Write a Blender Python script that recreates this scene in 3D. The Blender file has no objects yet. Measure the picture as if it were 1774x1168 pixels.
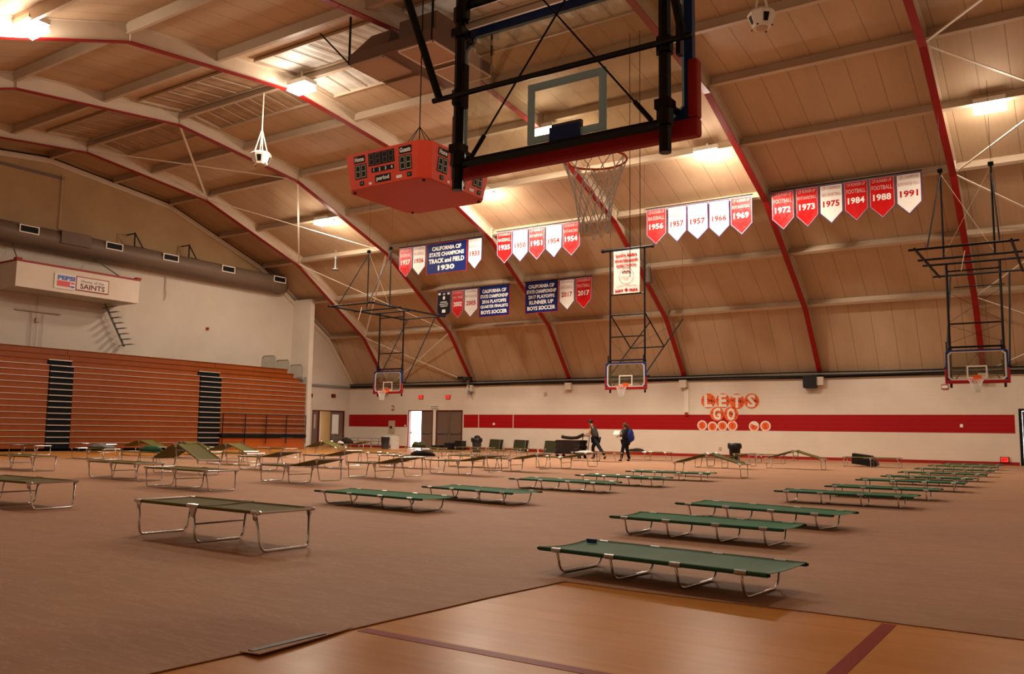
import bpy, math, random
from mathutils import Vector, Matrix, Euler
random.seed(7)
PI = math.pi
S = bpy.context.scene
col = S.collection

# ------------------------------------------------------------------ camera, world, exposure
cam_d = bpy.data.cameras.new('camera'); cam = bpy.data.objects.new('camera', cam_d); col.objects.link(cam)
cam_d.sensor_width = 36.0; cam_d.lens = 36.0*1484.8/1774.0; cam_d.clip_start = 0.02; cam_d.clip_end = 300
def cam_axes(yaw, pitch, roll):
    f = Vector((math.sin(yaw)*math.cos(pitch), math.cos(yaw)*math.cos(pitch), math.sin(pitch)))
    r = f.cross(Vector((0, 0, 1))).normalized(); u = r.cross(f)
    return r*math.cos(roll)+u*math.sin(roll), -r*math.sin(roll)+u*math.cos(roll), -f
_r, _u, _b = cam_axes(-0.58801245, 0.11124113, 0.01418495)
cam.matrix_world = Matrix(((_r.x, _u.x, _b.x, 0), (_r.y, _u.y, _b.y, 0), (_r.z, _u.z, _b.z, 1.1), (0, 0, 0, 1)))
S.camera = cam
S.view_settings.view_transform = 'Standard'; S.view_settings.look = 'None'
S.view_settings.gamma = 1.0; S.view_settings.exposure = 0.0
try: S.view_settings.use_curve_mapping = False
except Exception: pass
world = bpy.data.worlds.new('daylight'); S.world = world; world.use_nodes = True
bg = world.node_tree.nodes['Background']; bg.inputs[0].default_value = (0.80, 0.90, 1.0, 1); bg.inputs[1].default_value = 14.0
LAMPS = [(-24.2, 11.6, 0.6), (-23.85, 21.3, 0.75), (-33.3, 31.7, 0.8), (-17.4, 28.3, 1.2), (-11.9, 31.6, 1.1), (-2.1, 31.7, 0.38),
         (-10.5, 11.6, 0.42), (-2.4, 9.0, 0.10), (-22.9, 31.7, 1.1)]
LAMP_POWER = 700.0
LAMP_COL = (1.0, 0.85, 0.67)

# ------------------------------------------------------------------ materials
MATS = {}
def mat(name, c, rough=0.6, metal=0.0, var=0.0, scale=8.0, bump=0.0, bscale=None, coat=0.0, spec=0.3):
    if name in MATS: return MATS[name]
    m = bpy.data.materials.new(name); m.use_nodes = True; nt = m.node_tree; b = nt.nodes['Principled BSDF']
    b.inputs['Base Color'].default_value = (*c, 1); b.inputs['Roughness'].default_value = rough
    b.inputs['Metallic'].default_value = metal
    b.inputs['Specular IOR Level'].default_value = spec
    if coat: b.inputs['Coat Weight'].default_value = coat; b.inputs['Coat Roughness'].default_value = 0.15
    tc = nt.nodes.new('ShaderNodeTexCoord')
    if var >= 0:
        n = nt.nodes.new('ShaderNodeTexNoise'); n.inputs['Scale'].default_value = scale; n.inputs['Detail'].default_value = 4
        nt.links.new(tc.outputs['Object'], n.inputs['Vector'])
        mx = nt.nodes.new('ShaderNodeMix'); mx.data_type = 'RGBA'
        v = max(var, 0.04)
        mx.inputs[6].default_value = (*[max(0, x*(1-v)) for x in c], 1); mx.inputs[7].default_value = (*[min(1, x*(1+v)) for x in c], 1)
        nt.links.new(n.outputs['Fac'], mx.inputs[0]); nt.links.new(mx.outputs[2], b.inputs['Base Color'])
    if bump:
        n2 = nt.nodes.new('ShaderNodeTexNoise'); n2.inputs['Scale'].default_value = bscale or scale*4
        nt.links.new(tc.outputs['Object'], n2.inputs['Vector'])
        bp = nt.nodes.new('ShaderNodeBump'); bp.inputs['Strength'].default_value = bump; bp.inputs['Distance'].default_value = 0.02
        nt.links.new(n2.outputs['Fac'], bp.inputs['Height']); nt.links.new(bp.outputs['Normal'], b.inputs['Normal'])
    MATS[name] = m; return m
def N(nt, t, **kw):
    n = nt.nodes.new(t)
    for k, v in kw.items(): setattr(n, k, v)
    return n
def mth(nt, op, a, b=None, c=None):
    n = nt.nodes.new('ShaderNodeMath'); n.operation = op
    for i, v in enumerate((a, b, c)):
        if v is None: continue
        if isinstance(v, (int, float)): n.inputs[i].default_value = v
        else: nt.links.new(v, n.inputs[i])
    return n.outputs[0]
def mixc(nt, fac, a, b):
    n = nt.nodes.new('ShaderNodeMix'); n.data_type = 'RGBA'
    for i, v in ((0, fac), (6, a), (7, b)):
        if isinstance(v, (int, float)): n.inputs[i].default_value = v
        elif isinstance(v, tuple): n.inputs[i].default_value = (*v, 1)
        else: nt.links.new(v, n.inputs[i])
    return n.outputs[2]
def base(name, rough=0.6):
    m = bpy.data.materials.new(name); m.use_nodes = True; nt = m.node_tree; b = nt.nodes['Principled BSDF']
    b.inputs['Roughness'].default_value = rough; b.inputs['Specular IOR Level'].default_value = 0.2
    tc = nt.nodes.new('ShaderNodeTexCoord'); sx = nt.nodes.new('ShaderNodeSeparateXYZ'); nt.links.new(tc.outputs['Object'], sx.inputs[0])
    return m, nt, b, tc, sx
def noise(nt, vec, scale, detail=4, rough=0.5):
    n = nt.nodes.new('ShaderNodeTexNoise'); n.inputs['Scale'].default_value = scale; n.inputs['Detail'].default_value = detail
    n.inputs['Roughness'].default_value = rough; nt.links.new(vec, n.inputs['Vector']); return n.outputs['Fac']
def ramp(nt, fac, lo, hi):
    n = nt.nodes.new('ShaderNodeMapRange'); n.inputs['From Min'].default_value = lo; n.inputs['From Max'].default_value = hi
    nt.links.new(fac, n.inputs['Value']); return n.outputs['Result']
def mapping(nt, tc, sc):
    n = nt.nodes.new('ShaderNodeMapping'); n.inputs['Scale'].default_value = sc; nt.links.new(tc.outputs['Object'], n.inputs['Vector']); return n.outputs['Vector']

# roof deck: panels whose seams run along the arch
def deck_material():
    m, nt, b, tc, sx = base('roof_panels', 0.65)
    fr = mth(nt, 'FRACT', mth(nt, 'DIVIDE', mth(nt, 'ADD', sx.outputs['X'], 100.0), 0.93))
    d = mth(nt, 'ABSOLUTE', mth(nt, 'SUBTRACT', fr, 0.5))
    line = ramp(nt, d, 0.480, 0.492)
    fr2 = mth(nt, 'FRACT', mth(nt, 'DIVIDE', mth(nt, 'ADD', sx.outputs['X'], 100.0), 0.186))
    d2 = mth(nt, 'ABSOLUTE', mth(nt, 'SUBTRACT', fr2, 0.5))
    rib = ramp(nt, d2, 0.42, 0.5)
    st = ramp(nt, noise(nt, mapping(nt, tc, (0.5, 0.15, 0.15)), 1.0, 6, 0.65), 0.42, 0.75)
    c = mixc(nt, st, (0.52, 0.365, 0.235), (0.42, 0.285, 0.175))
    sp = ramp(nt, noise(nt, mapping(nt, tc, (1, 1, 1)), 1.6, 5, 0.7), 0.70, 0.80)
    c = mixc(nt, mth(nt, 'MULTIPLY', sp, 0.35), c, (0.30, 0.19, 0.11))
    c = mixc(nt, mth(nt, 'MULTIPLY', line, 0.55), c, (0.15, 0.095, 0.06))
    c = mixc(nt, mth(nt, 'MULTIPLY', rib, 0.10), c, (0.25, 0.16, 0.10))
    nt.links.new(c, b.inputs['Base Color'])
    bp = nt.nodes.new('ShaderNodeBump'); bp.inputs['Strength'].default_value = 0.35; bp.inputs['Distance'].default_value = 0.02
    nt.links.new(mth(nt, 'SUBTRACT', 1.0, line), bp.inputs['Height']); nt.links.new(bp.outputs['Normal'], b.inputs['Normal'])
    return m
M_DECK = deck_material()
def block_wall(name, stripe=False, tone=(0.72, 0.625, 0.525)):
    m, nt, b, tc, sx = base(name, 0.55)
    fz = mth(nt, 'FRACT', mth(nt, 'DIVIDE', sx.outputs['Z'], 0.203))
    l1 = ramp(nt, mth(nt, 'ABSOLUTE', mth(nt, 'SUBTRACT', fz, 0.5)), 0.46, 0.5)
    st = ramp(nt, noise(nt, tc.outputs['Object'], 0.5, 5, 0.6), 0.4, 0.7)
    c = mixc(nt, st, tone, tuple(x*0.9 for x in tone))
    if stripe:
        z = sx.outputs['Z']; x = sx.outputs['X']
        inz = mth(nt, 'MULTIPLY', mth(nt, 'GREATER_THAN', z, 1.37), mth(nt, 'LESS_THAN', z, 2.18))
        out = mth(nt, 'ADD', mth(nt, 'LESS_THAN', x, -36.8), mth(nt, 'MULTIPLY', mth(nt, 'GREATER_THAN', x, -32.2), mth(nt, 'LESS_THAN', x, -2.5)))
        inz = mth(nt, 'MULTIPLY', inz, mth(nt, 'MINIMUM', out, 1.0))
        j = mth(nt, 'ADD', mth(nt, 'LESS_THAN', mth(nt, 'ABSOLUTE', mth(nt, 'ADD', x, 31.05)), 0.025), mth(nt, 'LESS_THAN', mth(nt, 'ABSOLUTE', mth(nt, 'ADD', x, 28.5)), 0.025))
        inz = mth(nt, 'MULTIPLY', inz, mth(nt, 'SUBTRACT', 1.0, mth(nt, 'MINIMUM', j, 1.0)))
        c = mixc(nt, inz, c, (0.33, 0.002, 0.004))
    c = mixc(nt, mth(nt, 'MULTIPLY', l1, 0.12), c, (0.3, 0.24, 0.18))
    nt.links.new(c, b.inputs['Base Color'])
    bp = nt.nodes.new('ShaderNodeBump'); bp.inputs['Strength'].default_value = 0.2; bp.inputs['Distance'].default_value = 0.01
    nt.links.new(mth(nt, 'SUBTRACT', 1.0, l1), bp.inputs['Height']); nt.links.new(bp.outputs['Normal'], b.inputs['Normal'])
    return m
M_WALLF = block_wall('painted_block_striped', True)
M_WALL = block_wall('painted_block')
def gable_material():
    m, nt, b, tc, sx = base('gable_wall_paint', 0.6)
    st = ramp(nt, noise(nt, tc.outputs['Object'], 0.6, 6, 0.65), 0.35, 0.75)
    lo = mixc(nt, st, (0.60, 0.515, 0.43), (0.54, 0.455, 0.375))
    hi = mixc(nt, st, (0.40, 0.25, 0.12), (0.32, 0.19, 0.09))
    f = mth(nt, 'GREATER_THAN', sx.outputs['Z'], 10.1)
    nt.links.new(mixc(nt, f, lo, hi), b.inputs['Base Color']); return m
M_GABLE = gable_material()
def wood_floor():
    m, nt, b, tc, sx = base('maple_floor', 0.22)
    br = nt.nodes.new('ShaderNodeTexBrick'); nt.links.new(tc.outputs['Object'], br.inputs['Vector'])
    br.inputs['Scale'].default_value = 1.0; br.inputs['Brick Width'].default_value = 1.1; br.inputs['Row Height'].default_value = 0.057
    br.inputs['Mortar Size'].default_value = 0.0008; br.inputs['Color1'].default_value = (0.58, 0.245, 0.052, 1); br.inputs['Color2'].default_value = (0.51, 0.205, 0.040, 1)
    br.inputs['Mortar'].default_value = (0.36, 0.16, 0.05, 1); br.offset = 0.37
    g = noise(nt, mapping(nt, tc, (1.2, 14, 1)), 2.0, 6, 0.6)
    c = mixc(nt, mth(nt, 'MULTIPLY', ramp(nt, g, 0.35, 0.8), 0.28), br.outputs['Color'], (0.40, 0.16, 0.045))
    big = noise(nt, tc.outputs['Object'], 0.7, 3)
    c = mixc(nt, mth(nt, 'MULTIPLY', ramp(nt, big, 0.35, 0.7), 0.22), c, (0.64, 0.30, 0.075))
    nt.links.new(c, b.inputs['Base Color'])
    rr = mth(nt, 'ADD', 0.24, mth(nt, 'MULTIPLY', noise(nt, tc.outputs['Object'], 2.5, 4), 0.14))
    nt.links.new(rr, b.inputs['Roughness']); b.inputs['Specular IOR Level'].default_value = 0.07
    return m
M_WOOD = wood_floor()
def cover_material():
    m, nt, b, tc, sx = base('tan_floor_covering', 0.5)
    st = ramp(nt, noise(nt, mapping(nt, tc, (0.35, 0.6, 1)), 1.0, 5, 0.6), 0.3, 0.75)
    c = mixc(nt, st, (0.42, 0.235, 0.145), (0.35, 0.20, 0.128))
    w = noise(nt, mapping(nt, tc, (0.9, 4.0, 1)), 1.3, 6, 0.72)
    wl = ramp(nt, mth(nt, 'ABSOLUTE', mth(nt, 'SUBTRACT', w, 0.5)), 0.0, 0.014)
    c = mixc(nt, mth(nt, 'MULTIPLY', mth(nt, 'SUBTRACT', 1.0, wl), 0.42), c, (0.62, 0.42, 0.30))
    g = ramp(nt, noise(nt, mapping(nt, tc, (2.5, 22, 1)), 1.5, 5, 0.6), 0.35, 0.7)
    c = mixc(nt, mth(nt, 'MULTIPLY', g, 0.14), c, (0.30, 0.15, 0.07))
    nt.links.new(c, b.inputs['Base Color'])
    nt.links.new(mth(nt, 'ADD', 0.50, mth(nt, 'MULTIPLY', w, 0.2)), b.inputs['Roughness']); b.inputs['Specular IOR Level'].default_value = 0.06
    bp = nt.nodes.new('ShaderNodeBump'); bp.inputs['Strength'].default_value = 0.30; bp.inputs['Distance'].default_value = 0.03
    nt.links.new(w, bp.inputs['Height']); nt.links.new(bp.outputs['Normal'], b.inputs['Normal'])
    return m
M_COVER = cover_material()
def fabric(name, c):
    m, nt, b, tc, sx = base(name, 0.75)
    w = noise(nt, mapping(nt, tc, (1, 1, 1)), 120.0, 2)
    bgn = noise(nt, tc.outputs['Object'], 2.5, 4)
    cc = mixc(nt, w, tuple(x*0.82 for x in c), tuple(x*1.15 for x in c))
    cc = mixc(nt, mth(nt, 'MULTIPLY', ramp(nt, bgn, 0.4, 0.8), 0.25), cc, tuple(x*1.5 for x in c))
    nt.links.new(cc, b.inputs['Base Color']); return m
M_GREEN = fabric('green_canvas', (0.028, 0.150, 0.062)); M_GREENLIT = fabric('lit_green_canvas', (0.10, 0.185, 0.125))  # second green is lighter, with the light on the nearest cot painted in
M_GREEND = fabric('dark_green_canvas', (0.022, 0.085, 0.042))
M_OLIVE = fabric('olive_canvas', (0.120, 0.100, 0.020)); M_OLIVED = fabric('dark_olive_canvas', (0.040, 0.040, 0.016))
M_CHROME = mat('polished_aluminium', (0.62, 0.62, 0.64), 0.2, 1.0, 0.05)
M_STEEL = mat('brushed_steel', (0.42, 0.42, 0.42), 0.38, 1.0, 0.08)
M_BLACK = mat('black_paint', (0.005, 0.005, 0.008), 0.25, 0.0, 0.1, spec=0.25)
M_DARKP = mat('dark_pipe_paint', (0.009, 0.010, 0.011), 0.5, 0.0, 0.1, spec=0.15)
M_BLUE = mat('blue_frame_paint', (0.010, 0.035, 0.19), 0.35)
M_REDPAD = mat('red_padding', (0.36, 0.008, 0.008), 0.5, 0, 0.08, 20, 0.1, 60)
M_ORANGE = mat('orange_rim_paint', (0.80, 0.13, 0.02), 0.35)
M_NET = mat('white_net_cord', (0.75, 0.74, 0.72), 0.7)
M_RIBW = mat('cream_steel_paint', (0.60, 0.48, 0.36), 0.5, 0, 0.10, 1.5)
M_RIBR = mat('red_flange_paint', (0.27, 0.004, 0.004), 0.45, 0, 0.1, 2)
M_PURL = mat('cream_purlin_paint', (0.50, 0.385, 0.275), 0.5, 0, 0.14, 1.2)
M_WHITEP = mat('white_steel_paint', (0.78, 0.72, 0.62), 0.5)
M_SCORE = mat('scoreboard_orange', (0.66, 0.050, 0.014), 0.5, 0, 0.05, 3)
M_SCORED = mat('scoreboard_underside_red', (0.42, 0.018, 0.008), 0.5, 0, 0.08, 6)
M_SBLACK = mat('sign_black', (0.009, 0.008, 0.008), 0.6, spec=0.12)
M_BULB = mat('dim_bulbs', (0.50, 0.47, 0.36), 0.4); M_BULBD = mat('dark_bulbs', (0.16, 0.075, 0.055), 0.5)
M_WHITE = mat('white_lettering', (0.85, 0.84, 0.80), 0.5)
M_BRED = mat('banner_red_vinyl', (0.52, 0.006, 0.006), 0.42, 0, 0.05, 6, 0.9, 5, spec=0.2)
M_BWHT = mat('banner_white_vinyl', (0.78, 0.73, 0.68), 0.42, 0, 0.03, 6, 0.9, 5, spec=0.2)
M_BBLU = mat('banner_blue_vinyl', (0.008, 0.018, 0.12), 0.45, 0, 0.05, 6, 0.7, 5, spec=0.15)
M_BEDGE = mat('banner_purple_trim', (0.075, 0.035, 0.16), 0.4)
M_TRED = mat('red_lettering', (0.42, 0.006, 0.006), 0.6, spec=0.1); M_TWHT = mat('white_vinyl_lettering', (0.85, 0.83, 0.80), 0.5)
M_TPALE = mat('faded_red_lettering', (0.52, 0.20, 0.18), 0.4); M_TPINK = mat('faded_white_lettering', (0.74, 0.50, 0.47), 0.35)
M_DUCT = mat('brown_duct_paint', (0.155, 0.105, 0.075), 0.5, 0, 0.15, 0.8)
M_HVAC = mat('brown_heater_casing', (0.13, 0.075, 0.048), 0.5, 0, 0.15, 2)
M_GRILLE = mat('tan_grille', (0.40, 0.29, 0.21), 0.7, 0, 0.1, 60)
M_BENCH = mat('varnished_bench_wood', (0.235, 0.052, 0.006), 0.5, 0, 0.2, 3, 0.05, None, 0, 0.25)
M_BENCHL = mat('orange_bench_panel', (0.42, 0.095, 0.013), 0.4, 0, 0.08, 3)
M_NAVY = mat('dark_rubber_tread', (0.006, 0.009, 0.012), 0.7, spec=0.1)
M_ALU = mat('aluminium_edging', (0.55, 0.47, 0.42), 0.42, 0.3)
M_MESH = mat('grey_guard_mesh', (0.33, 0.31, 0.25), 0.6)
M_BRICKRED = mat('dark_red_trim', (0.30, 0.012, 0.010), 0.5)
M_DOOR = mat('brown_door_paint', (0.16, 0.105, 0.075), 0.45, 0, 0.08, 2)
M_DOORRED = mat('maroon_frame_paint', (0.12, 0.012, 0.010), 0.45)
M_BLKPL = mat('black_plastic', (0.012, 0.012, 0.012), 0.4); M_GREYPL = mat('grey_plastic', (0.06, 0.07, 0.075), 0.5)
M_PAPER = mat('white_paper', (0.82, 0.80, 0.76), 0.7)
M_GREYM = mat('grey_metal', (0.22, 0.22, 0.22), 0.5)
M_TAN = mat('tan_plastic', (0.48, 0.36, 0.25), 0.5)
M_REDTAPE = mat('red_court_paint', (0.25, 0.018, 0.010), 0.4, 0, 0.08, 4, spec=0.05)
M_SKIN = mat('skin', (0.50, 0.235, 0.13), 0.55); M_HAIR = mat('dark_hair', (0.012, 0.008, 0.006), 0.5); M_HAIRB = mat('brown_hair', (0.09, 0.038, 0.018), 0.5)
M_SHIRT = mat('dark_grey_cloth', (0.045, 0.040, 0.038), 0.85); M_PANTS = mat('black_cloth', (0.008, 0.010, 0.018), 0.85)
M_JACKET = mat('charcoal_cloth', (0.030, 0.030, 0.040), 0.85); M_PACK = mat('blue_backpack_cloth', (0.014, 0.03, 0.22), 0.7)
M_BLANKET = mat('dark_brown_blanket', (0.022, 0.013, 0.010), 0.95, 0, 0.3, 12); M_BLANKG = mat('grey_blanket', (0.16, 0.15, 0.14), 0.9)
M_CORD = mat('white_rope', (0.72, 0.66, 0.55), 0.8)
M_ORB = mat('basketball_orange', (0.78, 0.12, 0.02), 0.6); M_ORBD = mat('basketball_dark_lines', (0.16, 0.012, 0.01), 0.6); M_ORBM = mat('deep_orange_lettering', (0.50, 0.035, 0.01), 0.6)
M_PEACH = mat('pale_cut_paper', (0.78, 0.66, 0.56), 0.7)
M_GREENL = mat('green_arrow', (0.03, 0.26, 0.17), 0.4)
M_SKY = mat('dirty_white_skylight', (0.60, 0.56, 0.50), 0.55, 0, 0.35, 1.8)
M_SKYB = mat('stained_brown_skylight', (0.36, 0.235, 0.14), 0.7, 0, 0.6, 1.4)
M_PBLUE = mat('soda_sign_blue', (0.012, 0.06, 0.42), 0.3); M_PRED = mat('soda_sign_red', (0.62, 0.012, 0.015), 0.3)
M_GREYSIGN = mat('pale_sign_panel', (0.72, 0.68, 0.62), 0.4)
M_SQ = mat('pale_blue_target_paint', (0.50, 0.62, 0.68), 0.5)
def translucent(m, c, f_):
    nt = m.node_tree; out = [n for n in nt.nodes if n.type == 'OUTPUT_MATERIAL'][0]; b = nt.nodes['Principled BSDF']
    t = nt.nodes.new('ShaderNodeBsdfTranslucent'); t.inputs[0].default_value = (*c, 1); mx = nt.nodes.new('ShaderNodeMixShader'); mx.inputs[0].default_value = f_
    nt.links.new(b.outputs[0], mx.inputs[1]); nt.links.new(t.outputs[0], mx.inputs[2]); nt.links.new(mx.outputs[0], out.inputs[0])
translucent(M_SQ, (0.62, 0.78, 0.85), 0.65); translucent(M_NET, (0.9, 0.9, 0.88), 0.4)
M_STRIP = mat('grey_tape', (0.075, 0.06, 0.055), 0.5)
def emis(name, c, s):
    m = bpy.data.materials.new(name); m.use_nodes = True; nt = m.node_tree; b = nt.nodes['Principled BSDF']
    b.inputs['Base Color'].default_value = (*c, 1); b.inputs['Emission Color'].default_value = (*c, 1); b.inputs['Emission Strength'].default_value = s
    return m
M_LENS = emis('glowing_lens', (1.0, 0.93, 0.80), 26.0)
M_EXITL = emis('lit_red_exit_face', (1.0, 0.03, 0.02), 1.2); M_EXITD = mat('unlit_exit_face', (0.35, 0.01, 0.01), 0.4)
M_YELLOWP = emis('corridor_wall_glow', (1.0, 0.66, 0.28), 4.0)  # glow that stands in for the corridor's warmly lit wall
def glass():
    m = bpy.data.materials.new('backboard_glass'); m.use_nodes = True; nt = m.node_tree
    for n in list(nt.nodes):
        if n.type != 'OUTPUT_MATERIAL': nt.nodes.remove(n)
    out = [n for n in nt.nodes if n.type == 'OUTPUT_MATERIAL'][0]
    t = nt.nodes.new('ShaderNodeBsdfTransparent'); t.inputs[0].default_value = (0.86, 0.85, 0.78, 1)
    g = nt.nodes.new('ShaderNodeBsdfGlossy'); g.inputs['Roughness'].default_value = 0.06; g.inputs['Color'].default_value = (0.9, 0.92, 0.9, 1)
    d = nt.nodes.new('ShaderNodeBsdfDiffuse'); d.inputs[0].default_value = (0.6, 0.55, 0.42, 1)
    tc = nt.nodes.new('ShaderNodeTexCoord'); n = noise(nt, tc.outputs['Object'], 4.0, 6, 0.7)
    sm = ramp(nt, n, 0.45, 0.9)
    a = nt.nodes.new('ShaderNodeMixShader'); nt.links.new(mth(nt, 'ADD', 0.05, mth(nt, 'MULTIPLY', sm, 0.20)), a.inputs[0])
    nt.links.new(t.outputs[0], a.inputs[1]); nt.links.new(d.outputs[0], a.inputs[2])
    bb = nt.nodes.new('ShaderNodeMixShader'); lw = nt.nodes.new('ShaderNodeFresnel'); lw.inputs[0].default_value = 1.45
    nt.links.new(lw.outputs[0], bb.inputs[0]); nt.links.new(a.outputs[0], bb.inputs[1]); nt.links.new(g.outputs[0], bb.inputs[2])
    nt.links.new(bb.outputs[0], out.inputs[0]); return m
M_GLASS = glass()

# ------------------------------------------------------------------ mesh builder
def frame_of(d):
    d = d.normalized(); a = Vector((0, 0, 1)) if abs(d.z) < 0.95 else Vector((1, 0, 0))
    u = d.cross(a).normalized(); return u, d.cross(u).normalized()
class MB:
    def __init__(s): s.v = []; s.f = []
    def add(s, vs, fs):
        o = len(s.v); s.v += [tuple(p) for p in vs]; s.f += [tuple(i+o for i in f) for f in fs]; return s
    def box(s, x0, x1, y0, y1, z0, z1, mtx=None):
        vs = [Vector((x, y, z)) for x in (x0, x1) for y in (y0, y1) for z in (z0, z1)]
        if mtx: vs = [mtx @ p for p in vs]
        return s.add(vs, [(0, 1, 3, 2), (4, 6, 7, 5), (0, 4, 5, 1), (2, 3, 7, 6), (0, 2, 6, 4), (1, 5, 7, 3)])
    def bar(s, p0, p1, r, n=8, r1=None):
        p0 = Vector(p0); p1 = Vector(p1); r1 = r if r1 is None else r1; u, w = frame_of(p1-p0); vs = []
        for p, q in ((p0, r), (p1, r1)):
            for i in range(n):
                a = 2*PI*i/n; vs.append(p+u*math.cos(a)*q+w*math.sin(a)*q)
        fs = [(i, (i+1) % n, n+(i+1) % n, n+i) for i in range(n)]+[tuple(range(n))[::-1], tuple(range(n, 2*n))]
        return s.add(vs, fs)
    def beam(s, p0, p1, w, h, up=(0, 0, 1)):
        p0 = Vector(p0); p1 = Vector(p1); d = (p1-p0).normalized(); upv = Vector(up); sd = d.cross(upv).normalized(); uu = sd.cross(d)
        vs = []
        for p in (p0, p1):
            for a, b in ((-1, -1), (1, -1), (1, 1), (-1, 1)): vs.append(p+sd*a*w/2+uu*b*h/2)
        return s.add(vs, [(0, 3, 2, 1), (4, 5, 6, 7), (0, 1, 5, 4), (1, 2, 6, 5), (2, 3, 7, 6), (3, 0, 4, 7)])
    def tube(s, pts, r, n=8, closed=False):
        pts = [Vector(p) for p in pts]; m = len(pts); vs = []; u = None
        for i, p in enumerate(pts):
            if closed: t = (pts[(i+1) % m]-pts[i-1]).normalized()
            else: t = (pts[min(i+1, m-1)]-pts[max(i-1, 0)]).normalized()
            if u is None: u, w = frame_of(t)
            else: u = (u-t*u.dot(t)).normalized(); w = t.cross(u)
            for k in range(n):
                a = 2*PI*k/n; vs.append(p+u*math.cos(a)*r+w*math.sin(a)*r)
        fs = []
        for i in range(m if closed else m-1):
            j = (i+1) % m
            for k in range(n): fs.append((i*n+k, i*n+(k+1) % n, j*n+(k+1) % n, j*n+k))
        if not closed: fs += [tuple(range(n))[::-1], tuple(range((m-1)*n, m*n))]
        return s.add(vs, fs)
    def prism(s, pts, o, u, v, d):   # 2-D outline in the plane o+u*a+v*b, thickness vector d
        o = Vector(o); u = Vector(u); v = Vector(v); d = Vector(d); n = len(pts)
        a = [o+u*p[0]+v*p[1] for p in pts]; b = [p+d for p in a]
        return s.add(a+b, [tuple(range(n))[::-1], tuple(range(n, 2*n))]+[(i, (i+1) % n, n+(i+1) % n, n+i) for i in range(n)])
    def lathe(s, prof, n=20, o=(0, 0, 0), cap=True):
        o = Vector(o); vs = []
        for r, z in prof:
            for k in range(n):
                a = 2*PI*k/n; vs.append(o+Vector((r*math.cos(a), r*math.sin(a), z)))
        fs = []
        for i in range(len(prof)-1):
            for k in range(n): fs.append((i*n+k, i*n+(k+1) % n, (i+1)*n+(k+1) % n, (i+1)*n+k))
        if cap: fs += [tuple(range(n))[::-1], tuple(range((len(prof)-1)*n, len(prof)*n))]
        return s.add(vs, fs)
    def sphere(s, c, r, sc=(1, 1, 1), n=12, m=8):
        c = Vector(c); vs = [c+Vector((0, 0, -r*sc[2]))]; fs = []
        for i in range(1, m):
            t = PI*i/m
            for k in range(n):
                a = 2*PI*k/n; vs.append(c+Vector((r*sc[0]*math.sin(t)*math.cos(a), r*sc[1]*math.sin(t)*math.sin(a), -r*sc[2]*math.cos(t))))
        vs.append(c+Vector((0, 0, r*sc[2]))); L = len(vs)-1
        for k in range(n): fs.append((0, 1+(k+1) % n, 1+k)); fs.append((L, L-n+k, L-n+(k+1) % n))
        for i in range(m-2):
            for k in range(n): a = 1+i*n; fs.append((a+k, a+(k+1) % n, a+n+(k+1) % n, a+n+k))
        return s.add(vs, fs)
    def grid(s, fn, nu, nv, thick=None):
        vs = [Vector(fn(i/nu, j/nv)) for i in range(nu+1) for j in range(nv+1)]
        fs = [(i*(nv+1)+j, (i+1)*(nv+1)+j, (i+1)*(nv+1)+j+1, i*(nv+1)+j+1) for i in range(nu) for j in range(nv)]
        s.add(vs, fs)
        if thick:
            t = Vector(thick); s.add([p+t for p in vs], [f[::-1] for f in fs])
            o = len(s.v)-2*len(vs); k = len(vs)
            ring = [(i, 0) for i in range(nu)]+[(nu, j) for j in range(nv)]+[(i, nv) for i in range(nu, 0, -1)]+[(0, j) for j in range(nv, 0, -1)]
            ids = [i*(nv+1)+j for i, j in ring]
            for a, b in zip(ids, ids[1:]+ids[:1]): s.f.append((o+a, o+b, o+k+b, o+k+a))
        return s
    def text(s, txt, c, u, v, h=None, w=None, bold=0.02):
        vs, fs = glyphs(txt, bold); W = max(p[0] for p in vs)-min(p[0] for p in vs); Hh = max(p[1] for p in vs)-min(p[1] for p in vs)
        c = Vector(c); u = Vector(u); v = Vector(v)
        sy = (h/Hh) if h else (w/W); sx = (w/W) if w else sy
        return s.add([c+u*(p[0]*sx)+v*(p[1]*sy) for p in vs], fs)
    def build(s, name, m, parent=None, smooth=False, loc=None):
        me = bpy.data.meshes.new(name); me.from_pydata(s.v, [], s.f); me.materials.append(m)
        if smooth:
            for p in me.polygons: p.use_smooth = True
        o = bpy.data.objects.new(name, me); col.objects.link(o)
        if parent: o.parent = parent
        if loc: o.location = loc
        return o
_G = {}
def glyphs(txt, bold):
    k = (txt, bold)
    if k in _G: return _G[k]
    cu = bpy.data.curves.new('t', 'FONT'); cu.body = txt; cu.align_x = 'CENTER'; cu.resolution_u = 2; cu.offset = bold; cu.size = 1
    ob = bpy.data.objects.new('t', cu); col.objects.link(ob); bpy.context.view_layer.update()
    me = bpy.data.meshes.new_from_object(ob.evaluated_get(bpy.context.evaluated_depsgraph_get()))
    vs = [(p.co.x, p.co.y) for p in me.vertices]; fs = [tuple(p.vertices) for p in me.polygons]
    bpy.data.objects.remove(ob); bpy.data.meshes.remove(me); bpy.data.curves.remove(cu)
    x0, x1 = min(p[0] for p in vs), max(p[0] for p in vs); y0, y1 = min(p[1] for p in vs), max(p[1] for p in vs)
    vs = [(a-(x0+x1)/2, b-(y0+y1)/2) for a, b in vs]; _G[k] = (vs, fs); return _G[k]
def tag(o, label=None, cat=None, group=None, kind=None):
    if label: o['label'] = label
    if cat: o['category'] = cat
    if group: o['group'] = group
    if kind: o['kind'] = kind
    return o
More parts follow.
